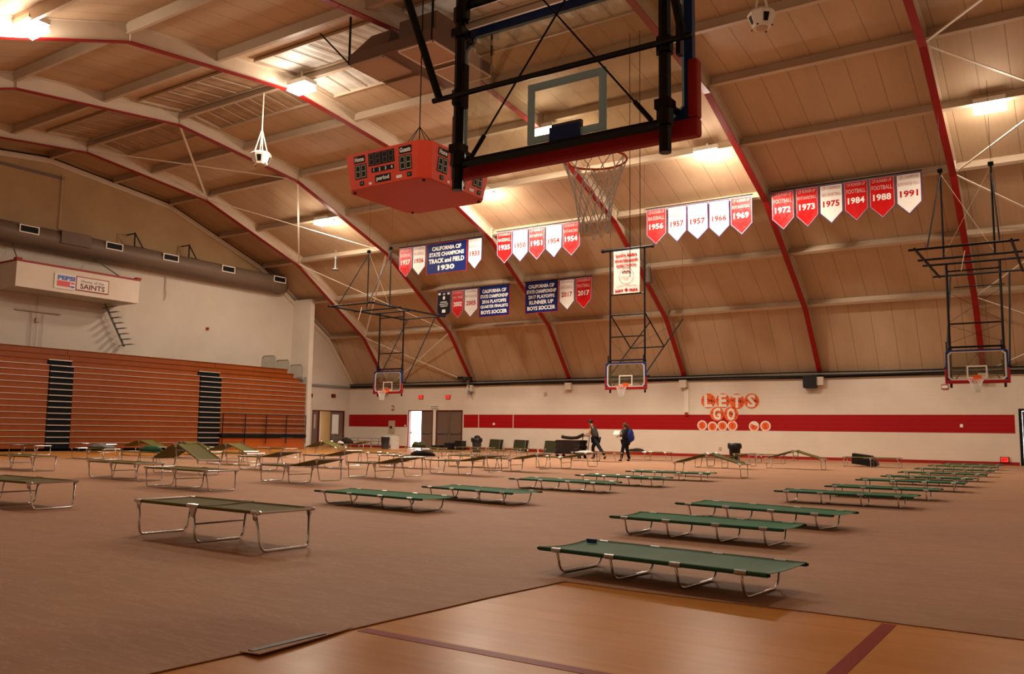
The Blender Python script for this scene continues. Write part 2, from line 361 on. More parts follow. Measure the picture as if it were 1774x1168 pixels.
def thing(name, label, cat, loc=(0, 0, 0), rz=0, group=None):
    o = bpy.data.objects.new(name, None); o.empty_display_size = 0.1; col.objects.link(o); o.location = loc; o.rotation_euler = (0, 0, rz)
    return tag(o, label, cat, group)
def struct(mb, name, m, parent=None, smooth=False):
    o = mb.build(name, m, parent, smooth)
    if not parent: o['kind'] = 'structure'
    return o
KIDS = {}
def copy_tree(o, parent=None):
    c = o.copy(); col.objects.link(c)
    if parent: c.parent = parent
    for ch in [x for x in ALLCH.get(o.name, [])]: copy_tree(ch, c)
    return c
ALLCH = {}
def index_children(root):
    def rec(o):
        ALLCH[o.name] = [x for x in col.objects if x.parent == o]
        for x in ALLCH[o.name]: rec(x)
    rec(root)
U = (1, 0, 0); V = (0, 0, 1)

# ------------------------------------------------------------------ the room
PROF = [(-0.1, 4.0), (2.4, 7.0), (8.2, 10.8), (14.8, 13.2), (21.5, 13.95), (28.2, 13.2), (34.8, 10.8), (40.6, 7.0), (43.1, 4.0)]
WEB = 0.62
def roof_z(y, off=0.0):
    for (y0, z0), (y1, z1) in zip(PROF, PROF[1:]):
        if y0 <= y <= y1: return z0+(z1-z0)*(y-y0)/(y1-y0)+off
    return PROF[0][1]+off if y < PROF[0][0] else PROF[-1][1]+off
def offp(off):   # profile offset outward along the normals
    out = []
    for i, (y, z) in enumerate(PROF):
        n = Vector((0, 0))
        for j in (i-1, i):
            if 0 <= j < len(PROF)-1:
                d = Vector((PROF[j+1][0]-PROF[j][0], PROF[j+1][1]-PROF[j][1])).normalized(); n += Vector((-d.y, d.x))
        n.normalize(); out.append((y+n.x*off, z+n.y*off))
    return out
XL, XR = -42.0, 4.2
YF, YN = 43.0, -0.45
RIBS = [-38.6, -31.6, -24.6, -17.6, -10.6, -3.6, 3.4]
mb = MB(); mb.box(-60, XR+0.3, YN-0.3, 43.3, -0.2, 0.0); struct(mb, 'floor', M_WOOD)
# ceiling: one bent deck
po = offp(WEB); pt = offp(WEB+0.15)
po[0] = (-0.75, 3.4); pt[0] = (-0.9, 3.4); po[-1] = (43.75, 3.4); pt[-1] = (43.9, 3.4)
mb = MB()
mb = MB(); n = len(po); xs = (XL-0.3, XR+0.3)
vs = [(x, y, z) for x in xs for y, z in po]+[(x, y, z) for x in xs for y, z in pt]; fs = []
for i in range(n-1):
    fs.append((i, i+1, n+i+1, n+i)); fs.append((2*n+i, 3*n+i, 3*n+i+1, 2*n+i+1))
    fs.append((i, 2*n+i, 2*n+i+1, i+1)); fs.append((n+i, n+i+1, 3*n+i+1, 3*n+i))
fs.append((0, n, 3*n, 2*n)); fs.append((n-1, 3*n-1, 4*n-1, 2*n-1)) 
mb.add(vs, fs); struct(mb, 'ceiling', M_DECK)
# far wall with a door opening and the bright doorway
mb = MB(); D0, D1, DH = -36.72, -32.28, 2.46
mb.box(XL-0.3, D0, YF, YF+0.3, 0, 3.95); mb.box(D1, -2.35, YF, YF+0.3, 0, 3.95); mb.box(D0, D1, YF, YF+0.3, DH, 3.95)
mb.box(-2.35, -0.35, YF, YF+0.3, DH-0.02, 3.95); mb.box(-0.35, XR+0.3, YF, YF+0.3, 0, 3.95)
struct(mb, 'wall_far', M_WALLF)
mb = MB(); mb.box(XL, XR, YF-0.02, YF+0.75, 3.95, 4.02); struct(mb, 'trim_1', M_RIBW)
mb = MB(); mb.box(XL-0.3, XR+0.3, YN-0.3, YN, 0, 3.95); mb.box(XL-0.3, XR+0.3, YN-0.3, YN+0.02, 3.95, 4.4); struct(mb, 'wall_near', M_WALL)
# end walls closed up to the roof
def end_wall(name, x0, x1, hole, m):
    mb = MB(); a = [(YN-0.3, 0)]+[(YN-0.3, 3.5)]+[(y, z) for y, z in offp(WEB+0.1)[1:-1]]+[(43.3+0.3, 3.5), (43.6, 0)]
    if hole:   # door opening between y 39.9..42.6
        h0, h1, hz = hole
        ys = [YN-0.3, h0, h1, 43.6]
        top = offp(WEB+0.1)
        def tz(y):
            for (y0, z0), (y1, z1) in zip(top, top[1:]):
                if y0 <= y <= y1: return z0+(z1-z0)*(y-y0)/(y1-y0)
            return 3.5
        pts = sorted(set([YN-0.3, h0, h1, 43.6]+[y for y, z in top[1:-1]]))
        for ya, yb in zip(pts, pts[1:]):
            zb = hz if (ya >= h0-1e-6 and yb <= h1+1e-6) else 0
            za, zc = tz(ya), tz(yb)
            mb.add([(x, y, z) for x in (x0, x1) for y, z in ((ya, zb), (yb, zb), (yb, zc), (ya, za))], [(0, 1, 2, 3), (7, 6, 5, 4), (0, 4, 5, 1), (1, 5, 6, 2), (2, 6, 7, 3), (3, 7, 4, 0)])
    else:
        pts = a
        mb.prism([(p[0], p[1]) for p in a], (x0, 0, 0), (0, 1, 0), (0, 0, 1), (x1-x0, 0, 0))
    struct(mb, name, m)
end_wall('wall_left', XL-0.3, XL, (39.6, 42.55, 2.42), M_GABLE)
end_wall('wall_right', XR, XR+0.3, None, M_WALL)
mb = MB(); mb.box(XL, -40.4, 37.6, 37.95, 0, 9.35); struct(mb, 'wall_pilaster', M_WALL)
mb = MB(); mb.box(-32.25, -2.4, YF-0.02, YF, 0, 0.14); mb.box(XL, -36.75, YF-0.02, YF, 0, 0.14); struct(mb, 'baseboard_far', M_BRICKRED)
# arched ribs
ob_ = offp(0.03)
def strip(mb, p, q, x0, x1):
    n = len(p); vs = [(x, y, z) for x in (x0, x1) for y, z in p]+[(x, y, z) for x in (x0, x1) for y, z in q]; fs = []
    for i in range(n-1):
        fs += [(i, i+1, n+i+1, n+i), (2*n+i, 3*n+i, 3*n+i+1, 2*n+i+1), (i, 2*n+i, 2*n+i+1, i+1), (n+i, n+i+1, 3*n+i+1, 3*n+i)]
    fs += [(0, n, 3*n, 2*n), (n-1, 3*n-1, 4*n-1, 2*n-1)]
    mb.add(vs, fs)
P0, P1, P2, P3 = offp(0), offp(0.035), offp(WEB-0.04), offp(WEB)
for k, x in enumerate(RIBS):
    mb = MB(); strip(mb, P1, P2, x-0.02, x+0.02); strip(mb, P2, P3, x-0.11, x+0.11)
    for y, z in P1[1:-1]: mb.box(x-0.10, x+0.10, y-0.012, y+0.012, z, z+WEB-0.05)
    r = struct(mb, 'trim_%d' % (k+2), M_RIBW)
    mb = MB(); strip(mb, P0, P1, x-0.12, x+0.12); mb.build('red_flange', M_RIBR, r)
    mb = MB(); mb.box(x-0.20, x+0.20, 42.70, 42.99, 3.60, 4.0); mb.build('rib_seat', M_WALL, r)
tn = 9
# purlins
mids = []
for (y0, z0), (y1, z1) in zip(PROF, PROF[1:]): mids.append(((y0+y1)/2, (z0+z1)/2, (Vector((y1-y0, z1-z0)).normalized())))
kinks = [(PROF[i][0], PROF[i][1], Vector((PROF[i+1][0]-PROF[i-1][0], PROF[i+1][1]-PROF[i-1][1])).normalized()) for i in range(1, len(PROF)-1)]
for y, z, d in mids[:-1]+kinks:
    nrm = Vector((0, -d.y, d.x)); t = Vector((0, d.x, d.y))
    c = Vector((0, y, z))+nrm*(WEB-0.17)
    mb = MB()
    for xa, xb in zip([XL]+RIBS, RIBS+[XR]):
        xa += 0.02 if xa > XL else 0; xb -= 0.02 if xb < XR else 0
        mb.beam((xa, c.y, c.z), (xb, c.y, c.z), 0.05, 0.34, nrm)
        b0 = c-nrm*0.17; mb.beam((xa, b0.y, b0.z), (xb, b0.y, b0.z), 0.16, 0.03, nrm)
    struct(mb, 'trim_%d' % tn, M_PURL); tn += 1
# roof cross bracing in the end bays
for xa, xb in ((-38.6, -31.6), (-3.6, 3.4)):
    mb = MB(); K = offp(0.12)
    for i in range(4, len(K)-1):
        for a, b in (((xa, *K[i]), (xb, *K[i+1])), ((xb, *K[i]), (xa, *K[i+1]))): mb.beam(a, b, 0.09, 0.03)
    struct(mb, 'trim_%d' % tn, M_WHITEP); tn += 1
# gable rake trim and sill line on the left wall
q0, q1 = offp(0.06), offp(0.32); mb = MB(); strip(mb, q0, q1, XL, XL+0.10); struct(mb, 'trim_%d' % tn, M_RIBW); tn += 1
q0, q1 = offp(0.33), offp(0.40); mb = MB(); strip(mb, q0, q1, XL, XL+0.06); struct(mb, 'trim_%d' % tn, M_SBLACK); tn += 1
mb = MB(); mb.box(XL, XL+0.12, 37.95, 43.0, 3.96, 4.1); struct(mb, 'trim_%d' % tn, M_GREYM); tn += 1
mb = MB(); mb.box(XL, XL+0.05, 12, 22.3, 13.35, 13.5); struct(mb, 'trim_%d' % tn, M_DUCT); tn += 1
# skylight strips beside the ridge
for k, (xa, xb) in enumerate(((-38.2, -32.0), (-31.2, -25.0), (-24.2, -18.0), (-17.2, -11.0))):
    mb = MB(); fr = MB()
    for (y0, y1) in ((19.35, 21.35), (21.65, 23.3)):
        def P(x, y, o): return (x, y, roof_z(y)+o)
        zo = WEB-0.02
        m_ = 28
        vs = []; fs = []
        for i in range(m_+1):
            x = xa+(xb-xa)*i/m_; w = 0.012*math.cos(i*PI)
            vs += [P(x, y0, zo-0.02+w), P(x, y1, zo-0.02+w)]
        for i in range(m_): fs.append((2*i, 2*i+1, 2*i+3, 2*i+2))
        mb.add(vs, fs)
        for y in (y0, y1): fr.beam(P(xa, y, zo-0.06), P(xb, y, zo-0.06), 0.05, 0.10)
        for x in (xa, xb): fr.beam(P(x, y0, zo-0.06), P(x, y1, zo-0.06), 0.05, 0.10)
        for i in range(1, 7):
            x = xa+(xb-xa)*i/7; fr.beam(P(x, y0, zo-0.045), P(x, y1, zo-0.045), 0.02, 0.03)
    w = struct(mb, 'window_%d' % (k+1), M_SKYB if k < 2 else M_SKY); fr.build('frame', M_PURL, w)

# ------------------------------------------------------------------ ceiling lamps
lamp_where = ['above the far left of the hall near the crown of the roof', 'beside the skylight left of the hanging heater', 'above the leftmost hanging backboard frame', 'seen through the near glass backboard',
              'right of the red backboard padding', 'at the far right near the right overhead backboard frame', 'over the near side of the court', 'over the near right corner', 'behind the orange scoreboard and the near backboard']
for (x, y, pw), wh in zip(LAMPS, lamp_where):
    z = roof_z(y)+(0.12 if (15 < y < 30) else 0.40)
    t = thing('ceiling_lamp', 'glowing box lamp '+wh, 'lamp', (x, y, z), 0, 'high ceiling lamps')
    mb = MB(); mb.box(-0.48, 0.48, -0.30, 0.30, -0.10, 0.06); mb.box(-0.03, 0.03, -0.03, 0.03, 0.06, 0.24 if y < 15 or y > 30 else 0.52); mb.build('housing', M_WHITEP, t)
    mb = MB(); mb.add([(-0.40, -0.25, -0.10), (0.40, -0.25, -0.10), (0.40, 0.25, -0.10), (-0.40, 0.25, -0.10), (-0.48, -0.31, -0.30), (0.48, -0.31, -0.30), (0.48, 0.31, -0.30), (-0.48, 0.31, -0.30)],
                      [(0, 1, 5, 4), (1, 2, 6, 5), (2, 3, 7, 6), (3, 0, 4, 7), (4, 5, 6, 7)]); mb.build('lens', M_LENS, t)
    ld = bpy.data.lights.new('lamp_light', 'AREA'); ld.energy = LAMP_POWER*pw; ld.color = LAMP_COL; ld.shape = 'RECTANGLE'; ld.size = 0.95; ld.size_y = 0.6
    lo = bpy.data.objects.new('lamp_light', ld); col.objects.link(lo); lo.location = (x, y, z-0.32)
    ld = bpy.data.lights.new('lamp_side_light', 'POINT'); ld.energy = LAMP_POWER*pw*0.55; ld.color = LAMP_COL; ld.shadow_soft_size = 0.22
    lo = bpy.data.objects.new('lamp_side_light', ld); col.objects.link(lo); lo.location = (x, y, z-0.62)

# ------------------------------------------------------------------ floor covering, court lines
def sheet(name, x0, x1, y0, y1, label, wob, edge='y'):
    nx, ny = 60, 30
    def fn(u, v):
        x = x0+(x1-x0)*u; y = y0+(y1-y0)*v
        if edge == 'y': y += (1-v)*wob*(math.sin(x*3.1)+0.6*math.sin(x*7.7+1))
        else: x += u*wob*(math.sin(y*2.3)+0.5*math.sin(y*6.1))+u*(y-2.45)*0.0754
        return (x, y, 0.006 if edge == 'y' else 0.0085)
    o = MB().grid(fn, nx, ny, (0, 0, -0.005)).build(name, M_COVER); return tag(o, label, 'floor covering')
sheet('floor_covering', -30.0, XR, 5.66, 41.5, 'wide tan protective floor covering under the rows of cots', 0.012)
sheet('floor_covering', -24.0, -3.53, YN+0.05, 5.70, 'tan protective covering left of the bare wood, ending at the nearest green cot', 0.008, 'x')
mb = MB(); mb.box(-3.40, XR-0.1, 3.60, 3.68, 0.0, 0.002); struct(mb, 'trim_%d' % tn, M_REDTAPE); tn += 1
mb = MB(); mb.box(-1.065, -0.985, 3.68, 5.62, 0.0, 0.002); mb.box(-1.065, -0.985, YN, 3.6, 0.0, 0.002); struct(mb, 'trim_%d' % tn, M_REDTAPE); tn += 1
tag(MB().beam((-3.47, 2.93, 0.016), (-3.455, 3.40, 0.016), 0.04, 0.006).build('tape_strip', M_STRIP), 'dark grey tape strip lying along the edge of the tan covering', 'tape')
def curl(u, v): return (-3.52+0.075*v*0.9+0.15*u*(1-v)**0.8, 2.90+0.72*v, 0.012+0.010*u*(1-v))
tag(MB().grid(curl, 8, 12, (0, 0, -0.004)).build('covering_flap', M_COVER), 'small lifted flap of tan covering over the bare wood beside the grey tape', 'floor covering')

# ------------------------------------------------------------------ basketball backboards
def board(name, label, x, y, rz, frame='full', net=True, mast=1.0):
    t = thing(name, label, 'basketball backboard', (x, y, 0), rz, 'hanging basketball backboards')
    mb = MB(); g = []
    b0, b1, w = 2.985, 4.05, 0.915; c = 0.07
    ol = [(-w+c, b0), (w-c, b0), (w, b0+c), (w, b1-c), (w-c, b1), (-w+c, b1), (-w, b1-c), (-w, b0+c)]
    iw = w-0.055; i0, i1 = b0+0.055, b1-0.055; ci = 0.09
    il = [(-iw+ci, i0), (iw-ci, i0), (iw, i0+ci), (iw, i1-ci), (iw-ci, i1), (-iw+ci, i1), (-iw, i1-ci), (-iw, i0+ci)]
    mb = MB().prism(il, (0, -0.006, 0), U, V, (0, 0.012, 0)); gl = mb.build('glass', M_GLASS, t)
    def ring(a, b, y0, y1):
        n = len(a); vs = [(p[0], yy, p[1]) for yy in (y0, y1) for q in (a, b) for p in q]; fs = []
        for i in range(n):
            j = (i+1) % n
            fs += [(i, j, n+j, n+i), (2*n+i, 3*n+i, 3*n+j, 2*n+j), (i, 2*n+i, 2*n+j, j), (n+i, n+j, 3*n+j, 3*n+i)]
        return MB().add(vs, fs)
    ring(ol, il, -0.025, 0.025).build('frame', M_BLUE, t)
    k = 0.975 if net == 2 else 0.935; il2 = [(p[0]*k, i0+(p[1]-i0)*k+(0.012 if net == 2 else 0.032)) for p in il]
    ring(il, il2, -0.009, 0.009).build('border_line', M_SQ if net == 2 else M_WHITE, gl)
    sq0, sq1, sw = 3.09, 3.52, 0.305
    A = [(-sw, sq0), (sw, sq0), (sw, sq1), (-sw, sq1)]; B = [(-sw+.05, sq0+.05), (sw-.05, sq0+.05), (sw-.05, sq1-.05), (-sw+.05, sq1-.05)]
    ring(A, B, -0.009, 0.009).build('target_square', M_SQ if net == 2 else M_WHITE, gl)
    mb = MB(); pw, pt_ = w+0.035, 0.045
    mb.box(-pw, pw, -pt_, pt_, 2.925, b0+0.055)
    for s in (-1, 1):
        mb.box(min(s*pw, s*(w-0.03)), max(s*pw, s*(w-0.03)), -pt_, pt_, b0+0.055, 3.42)
    p = mb.build('edge_padding', M_REDPAD, t); bv = p.modifiers.new('b', 'BEVEL'); bv.width = 0.018; bv.segments = 2
    mb = MB(); mb.box(-0.115, 0.115, -0.03, -0.0, 3.02, 3.20)
    if net == 2: mb.box(-0.115, 0.115, 0.012, 0.03, 3.03, 3.17)
    br = mb.build('rim_bracket', M_BLUE if net == 2 else M_ORANGE, t)
    mb = MB(); R = 0.229; cy = -0.03-0.15-R
    mb.tube([(R*math.cos(a*PI/18), cy+R*math.sin(a*PI/18), 3.05) for a in range(36)], 0.009, 8, True)
    mb.bar((-0.08, -0.03, 3.05), (-0.06, -0.20, 3.05), 0.012); mb.bar((0.08, -0.03, 3.05), (0.06, -0.20, 3.05), 0.012)
    mb.add([(-0.08, -0.03, 3.045), (0.08, -0.03, 3.045), (0.06, -0.2, 3.045), (-0.06, -0.2, 3.045), (-0.08, -0.03, 2.96), (0.08, -0.03, 2.96)], [(0, 1, 2, 3), (0, 3, 4), (1, 5, 2), (4, 3, 2, 5)])
    rim = mb.build('rim', M_ORANGE, t, True)
    mb = MB(); nn = 12; rows = 7; ns = 0.09 if net == 2 else 0.072
    def rad(k): return [0.229, 0.195, 0.165, 0.14, 0.122, 0.112, 0.115, 0.12][k]
    def np_(k, i):
        a = 2*PI*(i+0.5*(k % 2))/nn; zz = 3.045-ns*k-(0.02*math.sin(i*2.1) if k > 4 else 0)
        return Vector((rad(k)*math.cos(a), cy+rad(k)*math.sin(a), zz))
    rr = 0.0042 if net == 2 else 0.007
    for k in range(rows-1):
        for i in range(nn):
            a = np_(k, i)
            for j in ((i, i-1) if k % 2 == 0 else (i, i+1)):
                b = np_(k+1, j % nn); m_ = (a+b)/2+Vector((0, 0, -0.006)); mb.tube([a, m_, b], rr, 4)
    mb.build('net', M_NET, rim)
    # masts and rear frame
    mt = 8.85 if frame == 'tall' else 6.98; my = 0.16; MX = 0.79
    for s in (-1, 1):
        mb = MB(); mb.bar((s*MX, my, 2.80), (s*MX, my, mt), 0.040)
        for z in (3.02, 3.48, 4.10): mb.bar((s*MX, my, z-0.05), (s*MX, my, z+0.05), 0.056)
        for z in (3.10, 3.96): mb.bar((s*MX, my, z), (s*(MX+0.02), 0.01, z), 0.024); mb.box(s*MX-0.05, s*MX+0.05, my-0.05, my+0.05, z-0.03, z+0.03)
        for z in (3.48, 4.14):
            mb.beam((s*(MX+0.02)-0.09, my+0.03, z-0.10), (s*(MX+0.02)-0.09, my+0.03, z+0.22), 0.03, 0.05, (0, 1, 0))
        mb.build('mast', M_BLACK, t)
    MB().bar((-MX, my-0.01, 2.99), (MX, my-0.01, 2.99), 0.034).build('cross_bar', M_BLACK, t); MB().bar((-MX-0.2, my+0.05, 3.48), (MX+0.2, my+0.05, 3.48), 0.020).build('cross_bar', M_BLACK, t)
    MB().bar((-MX, my, 4.16), (MX, my, 4.16), 0.034).build('cross_bar', M_BLACK, t)
    for z in ((5.14, 6.05, 6.92) if frame == 'tall' else (4.95, 6.75)): MB().bar((-MX, my, z), (MX, my, z), 0.028).build('cross_bar', M_BLACK, t)
    mb = MB()
    for a, b in (((-MX+0.1, 3.03), (0.17, 4.12)), ((MX-0.1, 3.03), (-0.17, 4.12))):
        A_ = Vector((a[0], my-0.02, a[1])); B_ = Vector((b[0], my-0.02, b[1])); mb.bar(A_, B_, 0.007, 6); mb.bar(A_, A_+(B_-A_)*0.13, 0.016, 8)
    if frame == 'full':
        for za, zb in ((4.3, 4.9), (5.0, 6.05)):
            for s in (-1, 1): mb.bar((-s*MX, my, za), (s*MX, my, zb), 0.006, 5)
    mb.build('cross_rods', M_DARKP, t)
    if frame == 'full':
        BX = 1.32; mb = MB()
        for s in (-1, 1): mb.bar((s*BX, -2.9, 7.02), (s*BX, 2.75, 7.02), 0.045)
        for yy in (-2.75, -0.9, my, 2.55): mb.bar((-BX-0.2, yy, 7.02), (BX+0.2, yy, 7.02), 0.038)
        mb.build('overhead_frame', M_DARKP, t)
        mb = MB()
        for s in (-1, 1): mb.bar((s*(MX+0.14), my+0.05, 3.48), (s*(MX+0.14), 2.45, 6.98), 0.028)
        mb.bar((-MX, 2.1, 6.5), (MX, 2.1, 6.5), 0.022); mb.build('rear_brace', M_DARKP, t)
        ysgn = -1 if abs(rz) > 1 else 1; yy = -0.85; zt = 10.0
        for s in (-1, 1):
            mb = MB(); mb.bar((s*0.74, yy, 7.02), (s*0.74, yy, zt), 0.032); mb.bar((s*0.74, yy+0.02, zt-0.08), (s*1.0, -2.6, 7.04), 0.026); mb.box(s*0.74-0.08, s*0.74+0.08, yy-0.06, yy+0.06, zt-0.06, zt+0.06)
            mb.bar((s*0.74, yy, zt), (s*0.74, yy, roof_z(y+yy*(1 if ysgn > 0 else -1))+0.72), 0.006, 5); mb.build('hanger_pipe', M_DARKP, t)
        mb = MB()
        for a, b in ((-1, 1), (1, -1)): mb.bar((a*0.74, yy+0.01*a, 7.1), (b*0.74, yy+0.01*a, 9.9), 0.006, 5)
        mb.build('cable', M_CORD, t)
        MB().bar((0, -2.0, 7.0), (-0.12, -2.1, 6.35), 0.012, 5).build('pull_cable', M_CORD, t)
    elif frame == 'tall':
        mb = MB(); mb.bar((-1.15, my, 8.85), (1.15, my, 8.85), 0.062); mb.bar((-1.2, my, 8.85), (-1.1, my, 8.85), 0.085); mb.bar((1.1, my, 8.85), (1.2, my, 8.85), 0.085); mb.build('top_bar', M_BLACK, t)
        mb = MB()
        for s in (-1, 1):
            mb.bar((s*MX, my, 3.55), (s*MX, 4.2, 6.3), 0.028); mb.bar((s*MX, my, 6.1), (s*MX, 2.1, 4.86), 0.028)
            mb.bar((s*MX, 4.2, 6.3), (s*MX, 4.2, 9.6), 0.006, 5)
            mb.bar((s*MX, my, 8.85), (s*MX, my, 12.55), 0.007, 5)
        mb.bar((-MX, 2.1, 4.86), (MX, 2.1, 4.86), 0.028); mb.build('rear_brace', M_DARKP, t)
        mb = MB()
        for s in (-1, 1): mb.bar((s*MX, 2.1, 4.86), (-s*MX, 4.2, 6.3), 0.007, 5); mb.bar((s*MX, my, 5.0), (-s*MX, my, 3.6), 0.007, 5)
        mb.build('cross_rods', M_DARKP, t)
    return t
board('basketball_backboard', 'large near glass backboard seen from behind, with blue frame and red padding', -2.825, 4.86, PI, 'full', 2)
board('basketball_backboard', 'leftmost of the three far backboards, hung from an overhead pipe frame', -28.62, 31.9, 0, 'full')
board('basketball_backboard', 'middle far backboard, on tall masts with a white poster hung above it', -15.62, 31.9, 0, 'tall')
board('basketball_backboard', 'far right backboard, below the 1991 banner on a dark overhead pipe frame', -2.86, 31.9, 0, 'full')

# ------------------------------------------------------------------ pennants and banners
ROWTEXT = {'r': 'CIF RUNNER-UP', 'w': 'CIF CHAMPION'}
def pennant(x0, x1, y, zt, kind, sport, year, label, group):
    t = thing('pennant', label, 'banner', ((x0+x1)/2, y, zt), 0, group)
    w = (x1-x0)/2-0.015; h1, h2 = 1.16, 1.62; mo, mi = M_BEDGE, {'r': M_BRED, 'w': M_BWHT, 'k': M_SBLACK}[kind]
    ph = random.random()*6; kb = random.random()*0.02+0.015
    if kind == 'k': h1, h2 = 1.25, 1.45
    def bend(X, Z): return kb*math.sin(4.2*X+ph)*(-Z/1.6)-0.02*math.cos(3*Z+ph)*(-Z/1.6)
    def face(sc, off, hh1, hh2, top):
        n = 8; m = 10; vs = []; fs = []
        for i in range(n+1):
            X = -w*sc+2*w*sc*i/n; zb = -hh1-(hh2-hh1)*(1-abs(X)/(w*sc))
            for j in range(m+1):
                Z = top+(zb-top)*j/m; vs.append((X, off+bend(X, Z), Z))
        for i in range(n):
            for j in range(m): a = i*(m+1)+j; fs.append((a, a+1, a+m+2, a+m+1))
        return vs, fs
    vs, fs = face(1, 0, h1, h2, 0); n = len(vs)
    mb = MB().add(vs, [f[::-1] for f in fs]).add([(a, b+0.004, c) for a, b, c in vs], fs); mb.build('edging', mo, t)
    vs, fs = face(0.925, -0.004, h1-0.015, h2-0.05, -0.045)
    MB().add(vs, [f[::-1] for f in fs]).build('panel', mi, t)
    if kind == 'r':
        vs2, fs2 = face(0.945, -0.002, h1-0.013, h2-0.035, -0.035); MB().add(vs2, [f[::-1] for f in fs2]).build('white_border', M_TWHT, t)
    def txt(mb, s, z, h, ww, bold=0.03):
        k = len(mb.v); mb.text(s, (0, -0.009, z), U, V, h, ww, bold)
        for i in range(k, len(mb.v)): X, Yy, Z = mb.v[i]; mb.v[i] = (X, Yy+bend(X, Z), Z)
    if kind == 'k':
        mb = MB()
        txt(mb, 'CIF', -0.16, 0.10, 0.18); txt(mb, 'SOFTBALL', -0.62, 0.08, 0.5); txt(mb, 'LEAGUE TITLES', -0.74, 0.07, 0.6); txt(mb, 'CHAMPIONS', -0.85, 0.07, 0.5)
        mb.box(-0.40, -0.24, -0.012, -0.008, -0.20, -0.09); mb.box(0.24, 0.40, -0.012, -0.008, -0.20, -0.09); mb.box(-0.12, 0.12, -0.012, -0.008, -1.22, -1.04)
        mb.sphere((0, -0.01, -0.38), 0.11, (0.8, 0.1, 1), 10, 6); mb.build('lettering', M_TWHT, t)
    else:
        dark, pale = (M_TWHT, M_TPINK) if kind == 'r' else (M_TRED, M_TPALE)
        mb = MB(); txt(mb, ROWTEXT[kind], -0.155, 0.13, w*1.55, 0.0); mb.build('small_lettering', pale, t); mb = MB()
        lines = sport.split('|'); 
        if len(lines) == 1: txt(mb, lines[0], -0.42, 0.17, w*1.6, 0.0)
        else: txt(mb, sport.replace('|', ' '), -0.42, 0.13, w*1.66, 0.0)
        mb.build('small_lettering', pale, t)
        mb = MB(); txt(mb, year, -0.80, 0.26, w*1.42, 0.028); mb.build('year_lettering', dark, t)
    return t
def bigbanner(x0, x1, y, zt, h, lines, label, group):
    t = thing('banner', label, 'banner', ((x0+x1)/2, y, zt), 0, group); w = (x1-x0)/2-0.02
    def fn(sc, off):
        return lambda u, v: ((2*u-1)*w*sc, off+0.03*math.sin(5*u+1)*v, -h*0.5+h*0.5*sc-h*sc*v)
    MB().grid(fn(1, 0), 16, 8, (0, 0.004, 0)).build('edging', M_BRED, t)
    MB().grid(fn(0.975, -0.004), 16, 8, (0, -0.001, 0)).build('panel', M_BBLU, t)
    mb = MB(); n = len(lines); z = -0.08*h
    tot = sum(l[1] for l in lines)
    for s, hh, ww in lines:
        k = len(mb.v); lh = h*0.86*hh/tot; mb.text(s, (0, -0.012, z-lh/2), U, V, lh*0.70, w*2*ww, 0.04)
        for i in range(k, len(mb.v)):
            X, Yy, Z = mb.v[i]; mb.v[i] = (X, Yy+0.03*math.sin(5*(X/w+1)/2+1)*(-Z/h), Z)
        z -= lh
    mb.build('lettering', M_TWHT, t); return t
YU, ZU, YLw, ZL = 34.55, 11.02, 37.62, 8.98
gA, gL = 'championship banners on the upper purlin', 'championship banners on the lower purlin'
W = {'r': 'red', 'w': 'white', 'k': 'black'}
UP = [(-30.44, -29.5, 'r', 'BASEBALL', '1927'), (-29.5, -28.58, 'w', 'BASEBALL', '1936'), (-25.83, -24.92, 'w', 'BASEBALL', '1933'),
      (-24.03, -23.09, 'r', 'BASEBALL', '1935'), (-23.09, -22.17, 'w', 'BASEBALL', '1950'), (-22.14, -21.21, 'r', 'BOYS|BASKETBALL', '1951'), (-21.18, -20.24, 'w', 'BASEBALL', '1954'), (-20.24, -19.27, 'r', 'BOYS|BASKETBALL', '1954'),
      (-15.91, -14.91, 'r', 'BASEBALL', '1956'), (-14.88, -13.97, 'w', 'BASEBALL', '1957'), (-13.97, -13.0, 'w', 'BOYS|BASKETBALL', '1957'), (-12.98, -12.06, 'w', 'BOYS|BASKETBALL', '1966'), (-12.04, -11.08, 'r', 'BOYS|BASKETBALL', '1969'),
      (-10.29, -9.36, 'r', 'FOOTBALL', '1972'), (-9.31, -8.41, 'r', 'BOYS|BASKETBALL', '1973'), (-8.38, -7.46, 'w', 'GIRLS|BASKETBALL', '1975'), (-7.44, -6.53, 'r', 'FOOTBALL', '1984'), (-6.51, -5.57, 'r', 'FOOTBALL', '1988'), (-5.55, -4.63, 'w', 'BOYS|WATER POLO', '1991')]
def where(i):
    if i < 2: return ('far left end of the upper row', 'just left of the wide blue banner')[i]
    if i == 2: return 'just right of the wide blue banner'
    if i < 8: return ('leftmost', 'second', 'middle', 'fourth', 'rightmost')[i-3]+' in the five left of the hoop net'
    if i < 13: return ('leftmost', 'second', 'middle', 'fourth', 'rightmost')[i-8]+' in the five right of the hoop net'
    return ('leftmost', 'second', 'third', 'fourth', 'fifth', 'rightmost')[i-13]+' in the far right six'
for i_, (x0, x1, k, sp, yr) in enumerate(UP):
    zt = 10.93 if x0 < -24.5 else (11.05 if x0 < -17 else 11.1)
    pennant(x0, x1, YU, zt, k, sp, yr, '%s pointed %s %s banner, %s' % (W[k], sp.replace('|', ' ').lower(), yr, where(i_)), gA)
bigbanner(-28.56, -25.85, YU, 10.93, 1.62, [('CALIFORNIA CIF', 1, 0.72), ('STATE CHAMPIONS', 1, 0.86), ('TRACK and FIELD', 1.15, 0.88), ('1930', 1.25, 0.42)], 'wide blue banner lettered state champions track and field 1930', gA)
